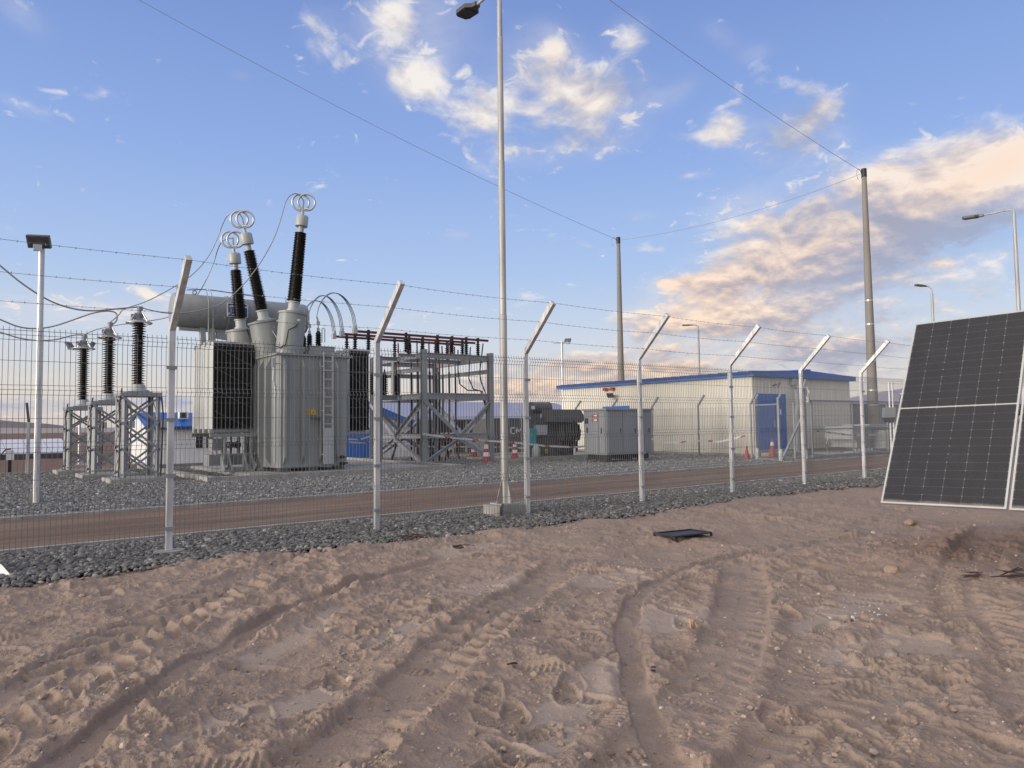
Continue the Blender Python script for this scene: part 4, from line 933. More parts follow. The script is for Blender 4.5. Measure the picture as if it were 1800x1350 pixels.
for px, py, Yp, lab in ((240, 848, 21.9, 'nearest and tallest looking black surge arrester, on a lattice stand beside the transformer'), (188, 841, 24.5, 'middle black surge arrester of the three lattice stands'), (143, 833, 27.4, 'farthest black surge arrester, beside the twin floodlights')):
    q = gp(px, py, .1); x = float(oy(px, py, Yp)[0]); AP.append(arrester((x, Yp, 0), lab, {21.9: 2.40, 24.5: 2.25, 27.4: 2.16}[Yp]))
# overhead conductors: bushing tops -> arresters -> out of frame
def cable(name, label, pts, r=.016, m='cable', group=None, cat='cable'):
    P = np.array(pts, float)
    for _ in range(3):
        Qn = [P[0]]
        for a, c_ in zip(P[:-1], P[1:]): Qn += [a * .75 + c_ * .25, a * .25 + c_ * .75]
        P = np.array(Qn + [P[-1]])
    b = MB(); b.tube(P, r, 6); return tag(b.build(name, M[m], None, smooth=60), label, cat, group)
GC = 'conductors leaving the transformer bushings'
def ramp_pts(pp, y0, y1): n = len(pp); return [oy(a, c_, y0 + (y1 - y0) * i / (n - 1)) for i, (a, c_) in enumerate(pp)]
cable('conductor', 'thin conductor looping from the tallest bushing down across the others to the nearest arrester', [T3 + (0, 0, .05)] + ramp_pts([(526, 341), (514, 340), (502, 352), (494, 385), (480, 425), (450, 475), (415, 515), (385, 538), (345, 548), (300, 552), (262, 545)], YB3, 21.9) + [AP[0]], .016, group=GC)
cable('conductor', 'thin conductor looping from the middle bushing down past the conservator', [T2 + (0, 0, .05)] + ramp_pts([(420, 374), (405, 374), (395, 384), (382, 420), (365, 455), (335, 487), (300, 508), (255, 532), (215, 543)], YB2, 24.3) + [AP[1] + (.25, 0, .25), AP[1]], .016, group=GC)
cable('conductor', 'thin conductor looping from the farthest bushing to the arrester near the floodlights', [T1 + (0, 0, .05)] + ramp_pts([(408, 419), (396, 420), (385, 430), (375, 465), (355, 508), (330, 540), (300, 558), (250, 566), (200, 572), (165, 580)], YB1, 27.2) + [AP[2]], .016, group=GC)
cable('overhead_cable', 'thick black cable sagging from the top left down past the nearest arrester', [oy(-260, 250, 21.9), oy(-120, 365, 21.9), oy(0, 467, 21.9), oy(45, 504, 21.9), oy(95, 534, 21.9), oy(150, 548, 21.9), oy(205, 543, 21.9)] + [AP[0]], .022, group='black cables sagging in from the left')
cable('overhead_cable', 'black cable sagging left from the middle arrester', [oy(-200, 470, 24.5), oy(0, 562, 24.5), oy(40, 578, 24.5), oy(85, 577, 24.5), oy(130, 562, 24.5), oy(168, 548, 24.5), oy(204, 546, 24.5), oy(207, 562, 24.5), oy(198, 571, 24.5)] + [AP[1]], .022, group='black cables sagging in from the left')
cable('overhead_cable', 'lowest black cable sagging left from the farthest arrester', [oy(-200, 520, 27.4), oy(0, 584, 27.4), oy(45, 598, 27.4), oy(95, 599, 27.4), oy(130, 588, 27.4)] + [AP[2]], .022, group='black cables sagging in from the left')

# ------------------------------------------------------------------ lamps and masts
def head_led(b1, b2, tip, root, w=.30, th=.07, tilt=0):
    # flat LED street light head between root and tip; b1 housing, b2 lens
    a, c_ = np.array(root, float), np.array(tip, float); d = c_ - a; L = np.linalg.norm(d); d /= L; s = np.cross(d, (0, 0, 1)); s /= np.linalg.norm(s); n = np.cross(s, d)
    out = [(0, .35), (.18, .42), (.36, 1), (.9, .95), (1, .7)]
    poly = [a + d * L * t + s * w / 2 * k for t, k in out] + [a + d * L * t - s * w / 2 * k for t, k in out[::-1]]
    b1.extr([p - n * th / 2 for p in poly], n * th)
    poly2 = [a + d * L * t + s * w / 2 * k * .8 for t, k in out[2:]] + [a + d * L * t - s * w / 2 * k * .8 for t, k in out[2:][::-1]]
    b2.extr([p - n * (th / 2 + .012) for p in poly2], n * .010)
def street_lamp(label, base, H, over, sections, r0=.075, r1=.04, armr=.028, hl=.62, adir=(0, 1, 0), group='tall galvanised street lamps', z0=0.0, rise=.28, pm='pole'):
    x, y, z = base; T = thing('street_lamp', label, 'street lamp', (x, y, z), group); ad = np.array(adir, float)
    b = MB(); prev = 0; hs = [0] + sections + [H]
    for k in range(len(hs) - 1):
        ra = r0 + (r1 - r0) * k / (len(hs) - 1); b.lathe([(ra, hs[k]), (ra * .97, hs[k + 1] - .01), (ra * .86, hs[k + 1] + .0)], (x, y, z), (0, 0, 1), 14)
    b.build('pole', M[pm], T, smooth=50)
    b = MB(); b.box((x - .17, y - .17, z), (x + .17, y + .17, z + .02))
    for i in range(4):
        a = i * math.pi / 2; d = np.array([math.cos(a), math.sin(a), 0]); s = np.array([-d[1], d[0], 0]); o_ = np.array([x, y, z + .02]); b.extr([o_ + d * r0 - s * .006, o_ + d * .16 - s * .006, o_ + d * .16 - s * .006 + (0, 0, .05), o_ + d * r0 - s * .006 + (0, 0, .38)], s * .012)
    b.build('base_plate', M[pm], T)
    t = np.array([x, y, z + H]); e = t + ad * (over - hl) + (0, 0, rise)
    b = MB(); b.tube([t - (0, 0, .1), t + (0, 0, rise * .55), t + ad * .12 + (0, 0, rise * .9), t + ad * .3 + (0, 0, rise), e + ad * .12], armr, 8); b.build('arm', M[pm], T, smooth=60)
    b1, b2 = MB(), MB(); head_led(b1, b2, e + ad * hl + (0, 0, .03), e); h = b1.build('luminaire', M['luma'], T); b2.build('lens', M['lampg'], h)
    return T
blk = gp(888, 886, .17)
fb_ = thing('lamp_footing', 'pale concrete block on the grey stones under the tallest lamp pole', 'concrete block', (blk[0], blk[1], 0))
b = MB(); x, y = blk[0], blk[1]; b.bbox((x - .27, y - .20, -.1), (x + .30, y + .24, .168), .02); b.build('block', M['conc'], fb_)
b = MB(); b.tube([(x - .12, y - .1, .18), (x - .2, y - .20, .19), (x - .28, y - .26, .08), (x - .3, y - .3, .0)], .018, 6); b.build('conduit', M['black'], fb_)
street_lamp('tallest galvanised street lamp on a concrete block just behind the fence', (x, y, .17), 8.28, 1.12, [3.0, 5.5, 7.55], .062, .036, .024, .50, rise=.12)
bx = dz(1779, 560, 24.0); street_lamp('galvanised street lamp with a flat head rising behind the solar panels', (bx[0], bx[1] - .2, 0), 8.1, 1.5, [4.0, 6.9], .07, .042, .026, .62, rise=.12)
bx = dz(1640, 560, 38.0); street_lamp('galvanised street lamp against the sky between concrete mast and panels', (bx[0], bx[1], 0), 7.9, 1.0, [5.0], .08, .05, .03, .7, rise=.35, adir=(-.5, .6, .1))
bx = dz(1229, 640, 51.0); street_lamp('slender dark street lamp rising behind the blue roof', (bx[0], bx[1], -.5), 8.3, 1.15, [5.0], .08, .05, .04, .75, rise=.35, adir=(-.5, .8, 0), pm='cable')
def flood(b, c_, d, w=.40, h=.25, th=.08):
    d = np.array(d, float); d /= np.linalg.norm(d); s = np.cross(d, (0, 0, 1)); s /= np.linalg.norm(s); n = np.cross(s, d); c_ = np.array(c_, float)
    b.extr([c_ + s * w / 2 + n * h / 2, c_ - s * w / 2 + n * h / 2, c_ - s * w / 2 - n * h / 2, c_ + s * w / 2 - n * h / 2], d * th)
def flood_pole(label, base, H, heads, r=.055, cross=None, group='light poles with square floodlights'):
    x, y, z = base; T = thing('floodlight_pole', label, 'light pole', base, group)
    b = MB(); b.lathe([(r, 0), (r * .96, H)], (x, y, z), (0, 0, 1), 12); b.build('pole', M['galv'], T, smooth=50)
    b = MB(); b.box((x - .28, y - .2, z - .02), (x + .3, y + .2, z + .03))
    for i in range(4):
        d = np.array([math.cos(i * 1.5708), math.sin(i * 1.5708), 0]); s = np.array([-d[1], d[0], 0]); o_ = np.array([x, y, z + .03]); b.extr([o_ + d * r - s * .006, o_ + d * .15 - s * .006, o_ + d * r - s * .006 + (0, 0, .3)], s * .012)
    b.build('base_plate', M['conc'] if H > 4.5 and r > .05 else M['galv'], T)
    if cross: b = MB(); b.bar((x - cross * .794, y + cross * .607, z + H - .08), (x + cross * .794, y - cross * .607, z + H - .08), .06); b.build('cross_arm', M['galv'], T)
    for (ox_, oy_, oz_, d) in heads:
        b = MB(); c_ = np.array([x + ox_, y + oy_, z + H + oz_]); flood(b, c_, d); fl = b.build('floodlight', M['luma'], T)
        b = MB(); dd = np.array(d, float) / np.linalg.norm(d); flood(b, c_ + dd * .081, d, .34, .20, .004); b.build('lens', M['lampg'], fl)
        b = MB(); b.bar(c_ - (.0, 0, .16), c_ - (0, 0, .02), .05); b.cbox(c_ + np.array([-.04, -.1, -.16]), (.14, .08, .12)); b.build('bracket', M['alu'], fl)
    return T
q = gp(63, 886, .0); flood_pole('nearest floodlight pole, at the far left with one big square lamp on top', (q[0], q[1], 0), 4.98, [(-.04, -.04, .13, (-.35, -.78, -.52))], .056)
q = dz(140, 760, 29.8); flood_pole('floodlight pole with two tilted square lamps behind the farthest arrester', (q[0], q[1], 0), 4.75, [(-.36, .25, .12, (-.6, .45, -.5)), (.32, -.22, .12, (.75, -.3, -.45))], .05, .55)
q = dz(989, 690, 42.0); flood_pole('thin floodlight pole behind the left end of the blue roof, lamp pointing right', (q[0], q[1], 0), 6.1, [(.55, .15, .12, (.75, .2, -.35))], .07, .5)
def mast(label, base, H, r0, r1, straps):
    T = thing('concrete_mast', label, 'mast', base, 'tall concrete lightning masts'); b = MB()
    b.lathe([(r0 + (r1 - r0) * t, H * t) for t in np.linspace(0, 1, 12)], base, (0, 0, 1), 18); b.build('shaft', M['conc_pole'], T, smooth=50)
    b = MB(); b.lathe([(r1 + .02, H - .45), (r1 + .02, H + .02)], base, (0, 0, 1), 14); b.build('cap', M['darker'], T)
    for h in straps: b = MB(); rr_ = r0 + (r1 - r0) * h / H + .008; b.lathe([(rr_, h), (rr_, h + .07)], base, (0, 0, 1), 18); b.build('steel_strap', M['alu'], T)
    x, y, z = base; b = MB(); P = [(x - .25 * math.cos(a) - .35, y + .1, z + H - .35 + .32 * math.sin(a)) for a in np.linspace(-1.2, 3.6, 14)]; b.tube(P, .014, 5); b.build('jumper_loop', M['cable'], T)
    return np.array([x, y, z + H - .2])
q = dz(1537, 780, 40.0); K2 = mast('large concrete mast behind the last fence posts, banded with steel straps', (q[0], q[1], 0), 15.25, .29, .125, [4.6, 6.6, 7.9, 3.0, 2.2])
q = dz(1093, 730, 53.5); K1 = mast('slimmer looking concrete mast rising behind the cream building', (q[0], q[1], -.6), 15.6, .29, .13, [])
GW = 'thin shield wires strung between the masts'
def span(a, c_, sag, label):
    t = np.linspace(0, 1, 30)[:, None]; P = np.asarray(a) * (1 - t) + np.asarray(c_) * t; P[:, 2] -= (sag * 4 * t * (1 - t))[:, 0]; b = MB(); b.tube(P, .011, 5); return tag(b.build('shield_wire', M['cable'], None, smooth=60), label, 'wire', GW)
span(K1, K2, .55, 'thin shield wire sagging between the two concrete masts')
span(K1, dz(-330, -330, 30.0), .9, 'thin shield wire running from the slimmer mast to the upper left')
span(K2, dz(640, -330, 26.0), .5, 'thin shield wire running from the large mast up to the top edge')

# ------------------------------------------------------------------ cream switch room with blue roof
def corrugated(b, p0, p1, z0, ztop, nrm, pitch=.25, d=.014, z1=None):
    # ribbed cladding from p0 to p1 (plan), standing proud of the wall core along nrm
    p0, p1, nrm = np.array(p0, float), np.array(p1, float), np.array(nrm, float); L = np.linalg.norm(p1 - p0); t = (p1 - p0) / L; n = int(L / pitch); S = []
    for i in range(n):
        s = i * L / n; w = L / n; S += [(s, 0), (s + .55 * w, 0), (s + .64 * w, d), (s + .90 * w, d), (s + .99 * w, 0)]
    S.append((L, 0)); V = []
    for s, h in S:
        q = p0 + t * s + nrm * h; V += [(q[0], q[1], z0), (q[0], q[1], ztop(s / L))]
    return b.add(V, [(2 * i, 2 * i + 2, 2 * i + 3, 2 * i + 1) for i in range(len(S) - 1)])
BX, BY = 25.9, 17.85
B1 = thing('switch_room', 'long cream metal building with low blue gable roof and blue double door', 'building', (BX, BY, 0))
BX1 = float(oy(1495, 740, BY)[0]); BYB = float(ox(990, 740, BX)[1]); EH = float(oy(1327, 661, BY)[2]); RHt = float(oy(1415, 651, BY - .25)[2])
b = MB(); b.box((BX, BY, .0), (BX1, BYB, EH)); 
corrugated(b, (BX - .004, BYB), (BX - .004, BY), .12, lambda s: EH, (-1, 0)); corrugated(b, (BX, BY - .004), (BX1, BY - .004), .22, lambda s: EH, (0, -1))
b.build('wall', M['wall'], B1)
b = MB(); b.box((BX - .10, BY - .12, -.1), (BX1 + .1, BY - .03, .22)); b.box((BX - .12, BY - .03, -.1), (BX - .03, BYB + .1, .12)); b.build('plinth', M['conc'], B1)
b = MB(); xm = (BX + BX1) / 2; ov = .22; e0 = EH - .02; eh = float(oy(1327, 653.5, BY)[2])
prof = [(BX - ov, e0), (BX1 + ov, e0), (BX1 + ov, eh), (xm, RHt), (BX - ov, eh)]
b.extr([(x_, BY - ov, z_) for x_, z_ in prof], (0, BYB - BY + 2 * ov, 0))
for y_ in np.arange(BY, BYB, .5): b.bar((BX - ov, y_, eh + .012), (xm, y_, RHt + .012), .05, .03); b.bar((xm, y_, RHt + .012), (BX1 + ov, y_, eh + .012), .05, .03)
b.cbox((xm, (BY + BYB) / 2, RHt + .03), (.4, BYB - BY + 2 * ov, .05)); b.build('roof', M['blue'], B1)
b = MB(); b.box((BX - ov - .05, BY - ov, eh - .10), (BX - ov - .002, BYB + ov, eh - .005)); b.build('gutter', M['blued'], B1)
def door_leaf(px0, px1, label=None):
    xa, xb = float(oy(px0, 740, BY - .05)[0]), float(oy(px1, 740, BY - .05)[0]); za, zb = .27, float(oy(1345, 692, BY - .05)[2]); b = MB(); b.box((xa, BY - .065, za), (xb, BY - .025, zb))
    for x_ in np.arange(xa + .1, xb - .05, .12): b.box((x_, BY - .072, za + .05), (x_ + .05, BY - .0655, zb - .45))
    return xa, xb, za, zb, b.build('door', M['blue'], B1)
xa, xb, za, zb, dl = door_leaf(1333, 1362.5); b = MB()
b.tube([(xb - .12, BY - .07, 1.15), (xb - .12, BY - .12, 1.18), (xb - .12, BY - .12, 1.42), (xb - .12, BY - .07, 1.45)], .012, 6); b.build('handle', M['alu'], dl)
xa, xb, za, zb, dr = door_leaf(1363, 1382); b = MB(); b.tube([(xa + .1, BY - .07, 1.15), (xa + .1, BY - .12, 1.18), (xa + .1, BY - .12, 1.42), (xa + .1, BY - .07, 1.45)], .012, 6); b.build('handle', M['alu'], dr)
b = MB(); q = oy(1371, 724, BY - .08); b.cbox(q, (.16, .01, .24)); b.build('notice', M['white'], dr)
b = MB(); b.box((float(oy(1332, 740, BY)[0]) - .06, BY - .9, .0), (xb + .4, BY - .14, .16)); b.build('door_step', M['conc'], B1)
b = MB(); q = oy(1358, 678, BY); b.bar(q, q + (0, -.2, .05), .04); flood(b, q + (.06, -.24, .06), (.4, -.7, -.5), .28, .2, .06); b.build('wall_floodlight', M['luma'], B1)
b = MB(); q = oy(1394, 671, BY - .1); b.cbox(q, (.3, .2, .28)); b.tube([q + (.1, -.02, -.14), q + (.5, -.02, -.7), q + (.55, -.02, -1.0)], .03, 6); b.build('alarm_box', M['tank_l'], B1)
b = MB(); q = ox(1070, 684, BX - .1); b.cbox(q + (0, .25, 0), (.14, .18, .15)); b.cbox(q + (0, -.25, 0), (.14, .18, .15)); b.cbox(q, (.1, .4, .06)); b.build('siren', M['redp'], B1)
b = MB(); q = ox(1082, 696, BX); b.bar(q, q + (-.3, 0, .05), .04); flood(b, q + (-.34, 0, .04), (-.6, -.2, -.6), .34, .26, .06); b.build('wall_floodlight', M['luma'], B1)
b = MB(); q = ox(1083, 718, BX); b.box((BX - .05, q[1] - .9, .2), (BX - .028, q[1] + .9, float(ox(1083, 714, BX)[2]))); b.build('side_door', M['blue'], B1)
b = MB(); q = oy(1400, 750, BY - .5); b.tube([(q[0], q[1], .05), (q[0], q[1], 1.6), (q[0] + .15, q[1], 2.1), (q[0] + .1, q[1], 2.75)], .16, 10); b.tube([(q[0] - .25, q[1], .05), (q[0] - .2, q[1], .02), (q[0] + .6, q[1], .03)], .05, 6)
tag(b.build('cable_duct', M['cab'], None, smooth=50), 'thick grey bent cable duct standing against the cream gable wall', 'duct')

# ------------------------------------------------------------------ far low buildings
ZF = -1.06
cb = dz(258, 790, 52.0); fx0, fy0 = cb[0], cb[1]; fx1 = float(oy(560, 790, fy0)[0]); eave = float(oy(300, 752, fy0)[2]); base_z = float(oy(300, 816, fy0)[2]); ridge_z = float(oy(300, 727.5, fy0 + 3.2)[2]); fyb = float(ox(228, 790, fx0)[1]); fyb = fy0 + 6.4
B2 = thing('site_office', 'low white cabin with ribbed blue roof and dark windows behind the lattice stands', 'building', (fx0, fy0, base_z))
b = MB(); b.extr([(fx0, fy0, base_z), (fx0, fyb, base_z), (fx0, fyb, eave), (fx0, (fy0 + fyb) / 2, ridge_z - .1), (fx0, fy0, eave)], (fx1 - fx0, 0, 0)); corrugated(b, (fx0, fy0 - .004), (fx1, fy0 - .004), base_z, lambda s: eave, (0, -1), .3, .02); b.build('wall', M['wwhite'], B2)
b = MB(); ym = (fy0 + fyb) / 2
for y_e, y_m in ((fy0 - .35, ym), (fyb + .35, ym)):
    b.extr([(fx0 - .2, y_e, eave + .02), (fx0 - .2, y_m, ridge_z), (fx0 - .2, y_m, ridge_z + .1), (fx0 - .2, y_e, eave + .12)], (fx1 - fx0 + .4, 0, 0))
for x_ in np.arange(fx0, fx1, .55): b.bar((x_, fy0 - .35, eave + .14), (x_, ym, ridge_z + .12), .09, .06)
b.build('roof', M['blue'], B2)
b = MB(); b.box((fx0 - .2, fy0 - .47, eave - .12), (fx1 + .2, fy0 - .352, eave + .06)); b.build('gutter', M['blued'], B2)
for pa, pb in ((344, 356), (362, 375)):
    q0, q1 = oy(pa, 762, fy0), oy(pb, 787, fy0); b = MB(); b.box((q0[0], fy0 - .06, q1[2]), (q1[0], fy0 - .028, q0[2])); wn = b.build('window', M['glass'], B2)
    b = MB()
    for x_ in (q0[0] - .04, q1[0]): b.box((x_, fy0 - .08, q1[2] - .05), (x_ + .04, fy0 - .03, q0[2] + .05))
    b.box((q0[0], fy0 - .08, q1[2] - .05), (q1[0], fy0 - .03, q1[2])); b.box((q0[0], fy0 - .08, q0[2]), (q1[0], fy0 - .03, q0[2] + .05)); b.build('frame', M['white'], wn)
b = MB(); q = oy(322, 730, fy0 + 1.0); b.cbox(q, (.62, .5, .5)); ac = b.build('air_conditioner', M['white'], B2); b = MB(); b.cbox(q + (-.05, -.26, 0), (.44, .02, .38)); b.build('fan_grille', M['glass'], ac)
b = MB(); b.box((fx0 - .3, fy0 - .8, base_z - .8), (fx1 + .3, fy0 - .1, base_z)); b.box((fx0 - .3, fy0 - .1, base_z - .8), (fx0 - .02, fyb, base_z)); b.build('plinth', M['conc'], B2)
# white workshop with blue door
wy = dz(690, 790, 50.0)[1]; wx0, wx1 = float(oy(600, 790, wy)[0]), float(oy(727, 790, wy)[0]); wb = float(oy(660, 806, wy)[2])
B3 = thing('workshop', 'white ribbed workshop with sloping blue roof edge and blue tarpaulin door behind the rack', 'building', (wx0, wy, wb))
zl, zr_ = float(oy(600, 696, wy)[2]), float(oy(727, 750, wy)[2])
b = MB(); b.extr([(wx0, wy, wb), (wx1, wy, wb), (wx1, wy, zr_ - .05), (wx0, wy, zl - .05)], (0, 8, 0)); corrugated(b, (wx0, wy - .004), (wx1, wy - .004), wb, lambda s: zl + (zr_ - zl) * s - .05, (0, -1), .34, .02); b.build('wall', M['wwhite'], B3)
b = MB(); b.extr([(wx0, wy - .4, zl - .1), (wx1 + .3, wy - .4, zr_ - .22), (wx1 + .3, wy - .4, zr_ + .2), (wx0, wy - .4, zl + .32)], (0, 8.8, 0)); b.build('roof', M['blue'], B3)
q0, q1 = oy(606, 752, wy - .1), oy(655.5, 803, wy - .1); b = MB(); b.box((q0[0], wy - .12, q1[2]), (q1[0], wy - .03, q0[2])); b.build('tarpaulin_door', M['blue'], B3)
# long lavender shed with open dark side
sy = dz(850, 730, 70.0)[1]; sx0, sx1 = float(oy(640, 730, sy)[0]), float(oy(1060, 730, sy)[0]); zt = float(oy(860, 707, sy + 8)[2]); zb_ = float(oy(860, 738, sy)[2])
S1 = thing('storage_shed', 'long low shed with a plain lavender grey sheet roof on the horizon behind the rack', 'shed', (sx0, sy, -1.1))
b = MB(); b.extr([(sx0, sy, zb_), (sx0, sy + 8, zt - .1), (sx0, sy + 8.0, zt), (sx0, sy, zb_ + .12)], (sx1 - sx0, 0, 0)); b.build('roof', M['lav'], S1)
b = MB(); b.box((sx0, sy + 6.8, -1.1), (sx1, sy + 7.0, zt - .35)); b.build('back_wall', M['skirt'], S1)
b = MB()
for x_ in np.linspace(sx0 + .2, sx1 - .2, 9): b.cbox((x_, sy + .3, (zb_ - 1.1) / 2), (.18, .18, zb_ + 1.1))
b.each('column', M['galv_d'], S1)
# dark shipping container with white letters
cy = dz(890, 770, 48.0)[1]; c0, c1 = oy(868, 740, cy), oy(968, 795, cy); cz0, cz1 = float(oy(890, 800, cy)[2]), float(oy(890, 735, cy)[2])
CT = thing('shipping_container', 'dark grey ribbed shipping container with white letters behind the small transformer', 'container', (c0[0], cy, cz0))
b = MB(); b.box((c0[0], cy, cz0), (c1[0], cy + 2.4, cz1)); corrugated(b, (c0[0], cy - .004), (c1[0], cy - .004), cz0 + .15, lambda s: cz1 - .12, (0, -1), .28, .035); b.box((c0[0], cy - .05, cz0), (c1[0], cy - .042, cz0 + .15)); b.box((c0[0], cy - .05, cz1 - .12), (c1[0], cy - .042, cz1)); b.build('body', M['skirt'], CT)
b = MB(); q = oy(897, 762, cy - .05); u = 8.2 * 48 / 1300 * .9; hgt = 10 * 48 / 1300; X0, Z0 = q[0], q[2]; yy = cy - .056
def stroke(a, c_, w=.085): b.bar((X0 + a[0], yy, Z0 + a[1]), (X0 + c_[0], yy, Z0 + c_[1]), w, .012, up=(0, 1, 0))
w_ = .34; stroke((w_, hgt), (.08, hgt)); stroke((0.04, hgt), (.04, 0)); stroke((.08, 0), (w_, 0))
o = .5; stroke((o, 0), (o, hgt)); stroke((o, hgt), (o + .22, .1)); stroke((o + .22, .1), (o + .44, hgt)); stroke((o + .44, hgt), (o + .44, 0))
o = 1.12; stroke((o, 0), (o + .2, hgt)); stroke((o + .2, hgt), (o + .4, 0)); stroke((o + .09, .12), (o + .31, .12)); b.build('lettering', M['white'], CT)

# ------------------------------------------------------------------ small dark transformer
q = gp(933, 811, .12); ay = 22.6; ax0 = float(oy(934, 780, ay)[0]); ax1 = float(oy(1004, 780, ay)[0])
b = MB(); b.box((16.9, 21.75, -.1), (24.2, 21.95, .17)); b.box((16.9, 21.95, -.1), (24.2, 25.2, .11)); structure(b.build('equipment_slab', M['conc']))
A1 = thing('small_transformer', 'small dark grey transformer with hooded terminal box, left of the grey cabinet', 'transformer', (ax0, ay, .11))
Zs = lambda px, py, Y_=ay: float(oy(px, py, Y_)[2])
b = MB(); b.bbox((ax0 + .42, ay, .2), (ax1 + .3, ay + .75, Zs(960, 742)), .04); b.box((ax0 + .36, ay - .06, .11), (ax1 + .1, ay + .8, .198)); b.build('tank', M['dark'], A1)
q0, q1 = oy(975, 743, ay), oy(1019, 808, ay)
b = MB()
for k in range(6):
    x = q0[0] + .08 + k * .17; b.prism([(x, ay - .42), (x + .03, ay - .44), (x + .06, ay - .42), (x + .06, ay - .02), (x, ay - .02)], Zs(990, 774), Zs(990, 746))
    b.prism([(x + .02, ay - .28), (x + .06, ay - .28), (x + .06, ay - .02), (x + .02, ay - .02)], .3, Zs(990, 776))
b.build('radiator', M['dark'], A1)
b = MB(); x0, x1 = float(oy(963, 730, ay - .2)[0]), float(oy(1021, 730, ay - .2)[0]); z0, z1 = Zs(990, 741, ay - .2), Zs(990, 720, ay - .2)
b.extr([(x0, ay - .5, z0), (x1 - .25, ay - .5, z0 - .06), (x1, ay - .5, z0 + .1), (x1 - .3, ay - .5, z1), (x0, ay - .5, z1)], (0, .7, 0)); b.build('terminal_hood', M['dark'], A1)
b = MB(); cx0, cx1 = float(oy(932, 718, ay + .5)[0]), float(oy(963, 718, ay + .5)[0]); zc_ = Zs(948, 717, ay + .5); b.lathe([(.02, -.02), (.22, -.01), (.24, 0), (.24, cx1 - cx0), (.25, cx1 - cx0), (.25, cx1 - cx0 + .04), (.1, cx1 - cx0 + .06)], (cx0, ay + .5, zc_), (1, 0, 0), 20)
b.build('oil_cylinder', M['dark'], A1, smooth=40)
b = MB(); q = oy(937, 716.5, ay + .22); b.cbox(q, (.16, .01, .13)); b.build('plate', M['white'], A1)
b = MB(); q0, q1 = oy(945, 747, ay - .25), oy(962, 764, ay - .25); b.box((q0[0], ay - .25, q1[2]), (q1[0], ay - .02, q0[2])); b.build('control_box', M['tank_l'], A1)
b = MB(); q = oy(933, 728, ay - .03); b.box((q[0], ay - .03, Zs(936, 741)), (q[0] + .5, ay + .3, Zs(936, 727))); b.bar(oy(934, 750, ay - .1), oy(945, 740, ay - .1), .06); b.build('duct_box', M['dark'], A1)
b = MB(); q = oy(960, 793, ay - .08); b.cbox(q, (.12, .01, .17)); lb = b.build('warning_label', M['yellow'], A1); b = MB(); b.extr([q + (-.04, -.008, -.03), q + (.04, -.008, -.03), q + (0, -.008, .04)], (0, .002, 0)); b.build('printed_mark', M['darker'], lb)
b = MB(); P = [oy(a_, c_, ay - .5) for a_, c_ in ((1008, 740), (1015, 746), (1020, 757), (1019, 768), (1013, 778), (1010, 789))]; b.tube(P, .035, 8); b.build('power_cable', M['black'], A1)
b = MB(); P = [oy(1010, 786, ay - .5), oy(1009.5, 811, ay - .5)]; b.tube(P, .05, 8); b.build('cable_conduit', M['white'], A1)
q0, q1 = oy(932, 753, ay - .2), oy(943, 779, ay - .2)
b = MB(); b.bbox((q0[0] - .06, ay - .22, q1[2]), (q1[0], ay + .02, q0[2]), .03); b.cbox(((q0[0] + q1[0]) / 2, ay - .23, (q0[2] + q1[2]) / 2 + .08), (.2, .02, .02)); tag(b.build('wrapped_box', M['teal']), 'teal wrapped box hung on the left side of the small transformer', 'box')
q = oy(940, 800, ay - .4); b = MB(); b.lathe([(.12, 0), (.17, .06), (.15, .2), (.16, .33), (.09, .47), (.05, .52), (.07, .56)], (q[0] + .05, ay - .40, .12), (.05, 0, 1), 9); tag(b.build('white_sack', M['tank_l'], None, smooth=80), 'crumpled white sack standing at the foot of the small transformer', 'sack')

# ------------------------------------------------------------------ grey cabinet
p = gp(1067, 807, .16); kx, ky = float(p[0]), float(p[1]); kx1 = float(oy(1146, 780, ky)[0]); kyb = float(ox(1027, 780, kx)[1]); kz0, kz1 = .30, float(oy(1067, 721, ky)[2])
C1 = thing('equipment_cabinet', 'wide grey steel equipment cabinet on a slab beside the small transformer', 'cabinet', (kx, ky, .11))
b = MB(); b.bbox((kx, ky, kz0), (kx1, kyb, kz1), .015); b.build('body', M['cab'], C1)
b = MB(); b.box((kx - .07, ky - .07, kz1), (kx1 + .07, kyb + .07, kz1 + .06)); b.build('roof', M['cab'], C1)
b = MB()
for x in (kx + .1, (kx + kx1) / 2, kx1 - .3): b.box((x, ky + .08, .11), (x + .2, kyb - .08, kz0))
b.each('base_frame', M['darker'], C1)
n = 3; 
for i in range(n):
    x0, x1 = kx + .05 + i * (kx1 - kx - .1) / n, kx + .05 + (i + 1) * (kx1 - kx - .1) / n; b = MB(); b.box((x0 + .015, ky - .022, kz0 + .06), (x1 - .015, ky - .002, kz1 - .05)); d = b.build('door', M['cab'], C1)
    b = MB(); b.cbox((x1 - .12, ky - .035, (kz0 + kz1) / 2 + .05), (.03, .024, .16)); b.build('handle', M['darker'], d)
yA, yB = ky + .06, kyb - .06; ymid = float(ox(1053, 770, kx)[1])
for y0, y1 in ((yA, ymid - .015), (ymid + .015, yB)):
    b = MB(); b.box((kx - .022, y0, kz0 + .06), (kx - .002, y1, kz1 - .05)); d = b.build('door', M['cab'], C1)
    b = MB(); b.cbox((kx - .035, y1 - .14, (kz0 + kz1) / 2 + .08), (.024, .04, .2)); b.build('handle', M['darker'], d)
b = MB(); q = ox(1031, 740, kx - .02); b.cbox(q, (.02, .16, .2)); b.build('gauge_window', M['glass'], C1)
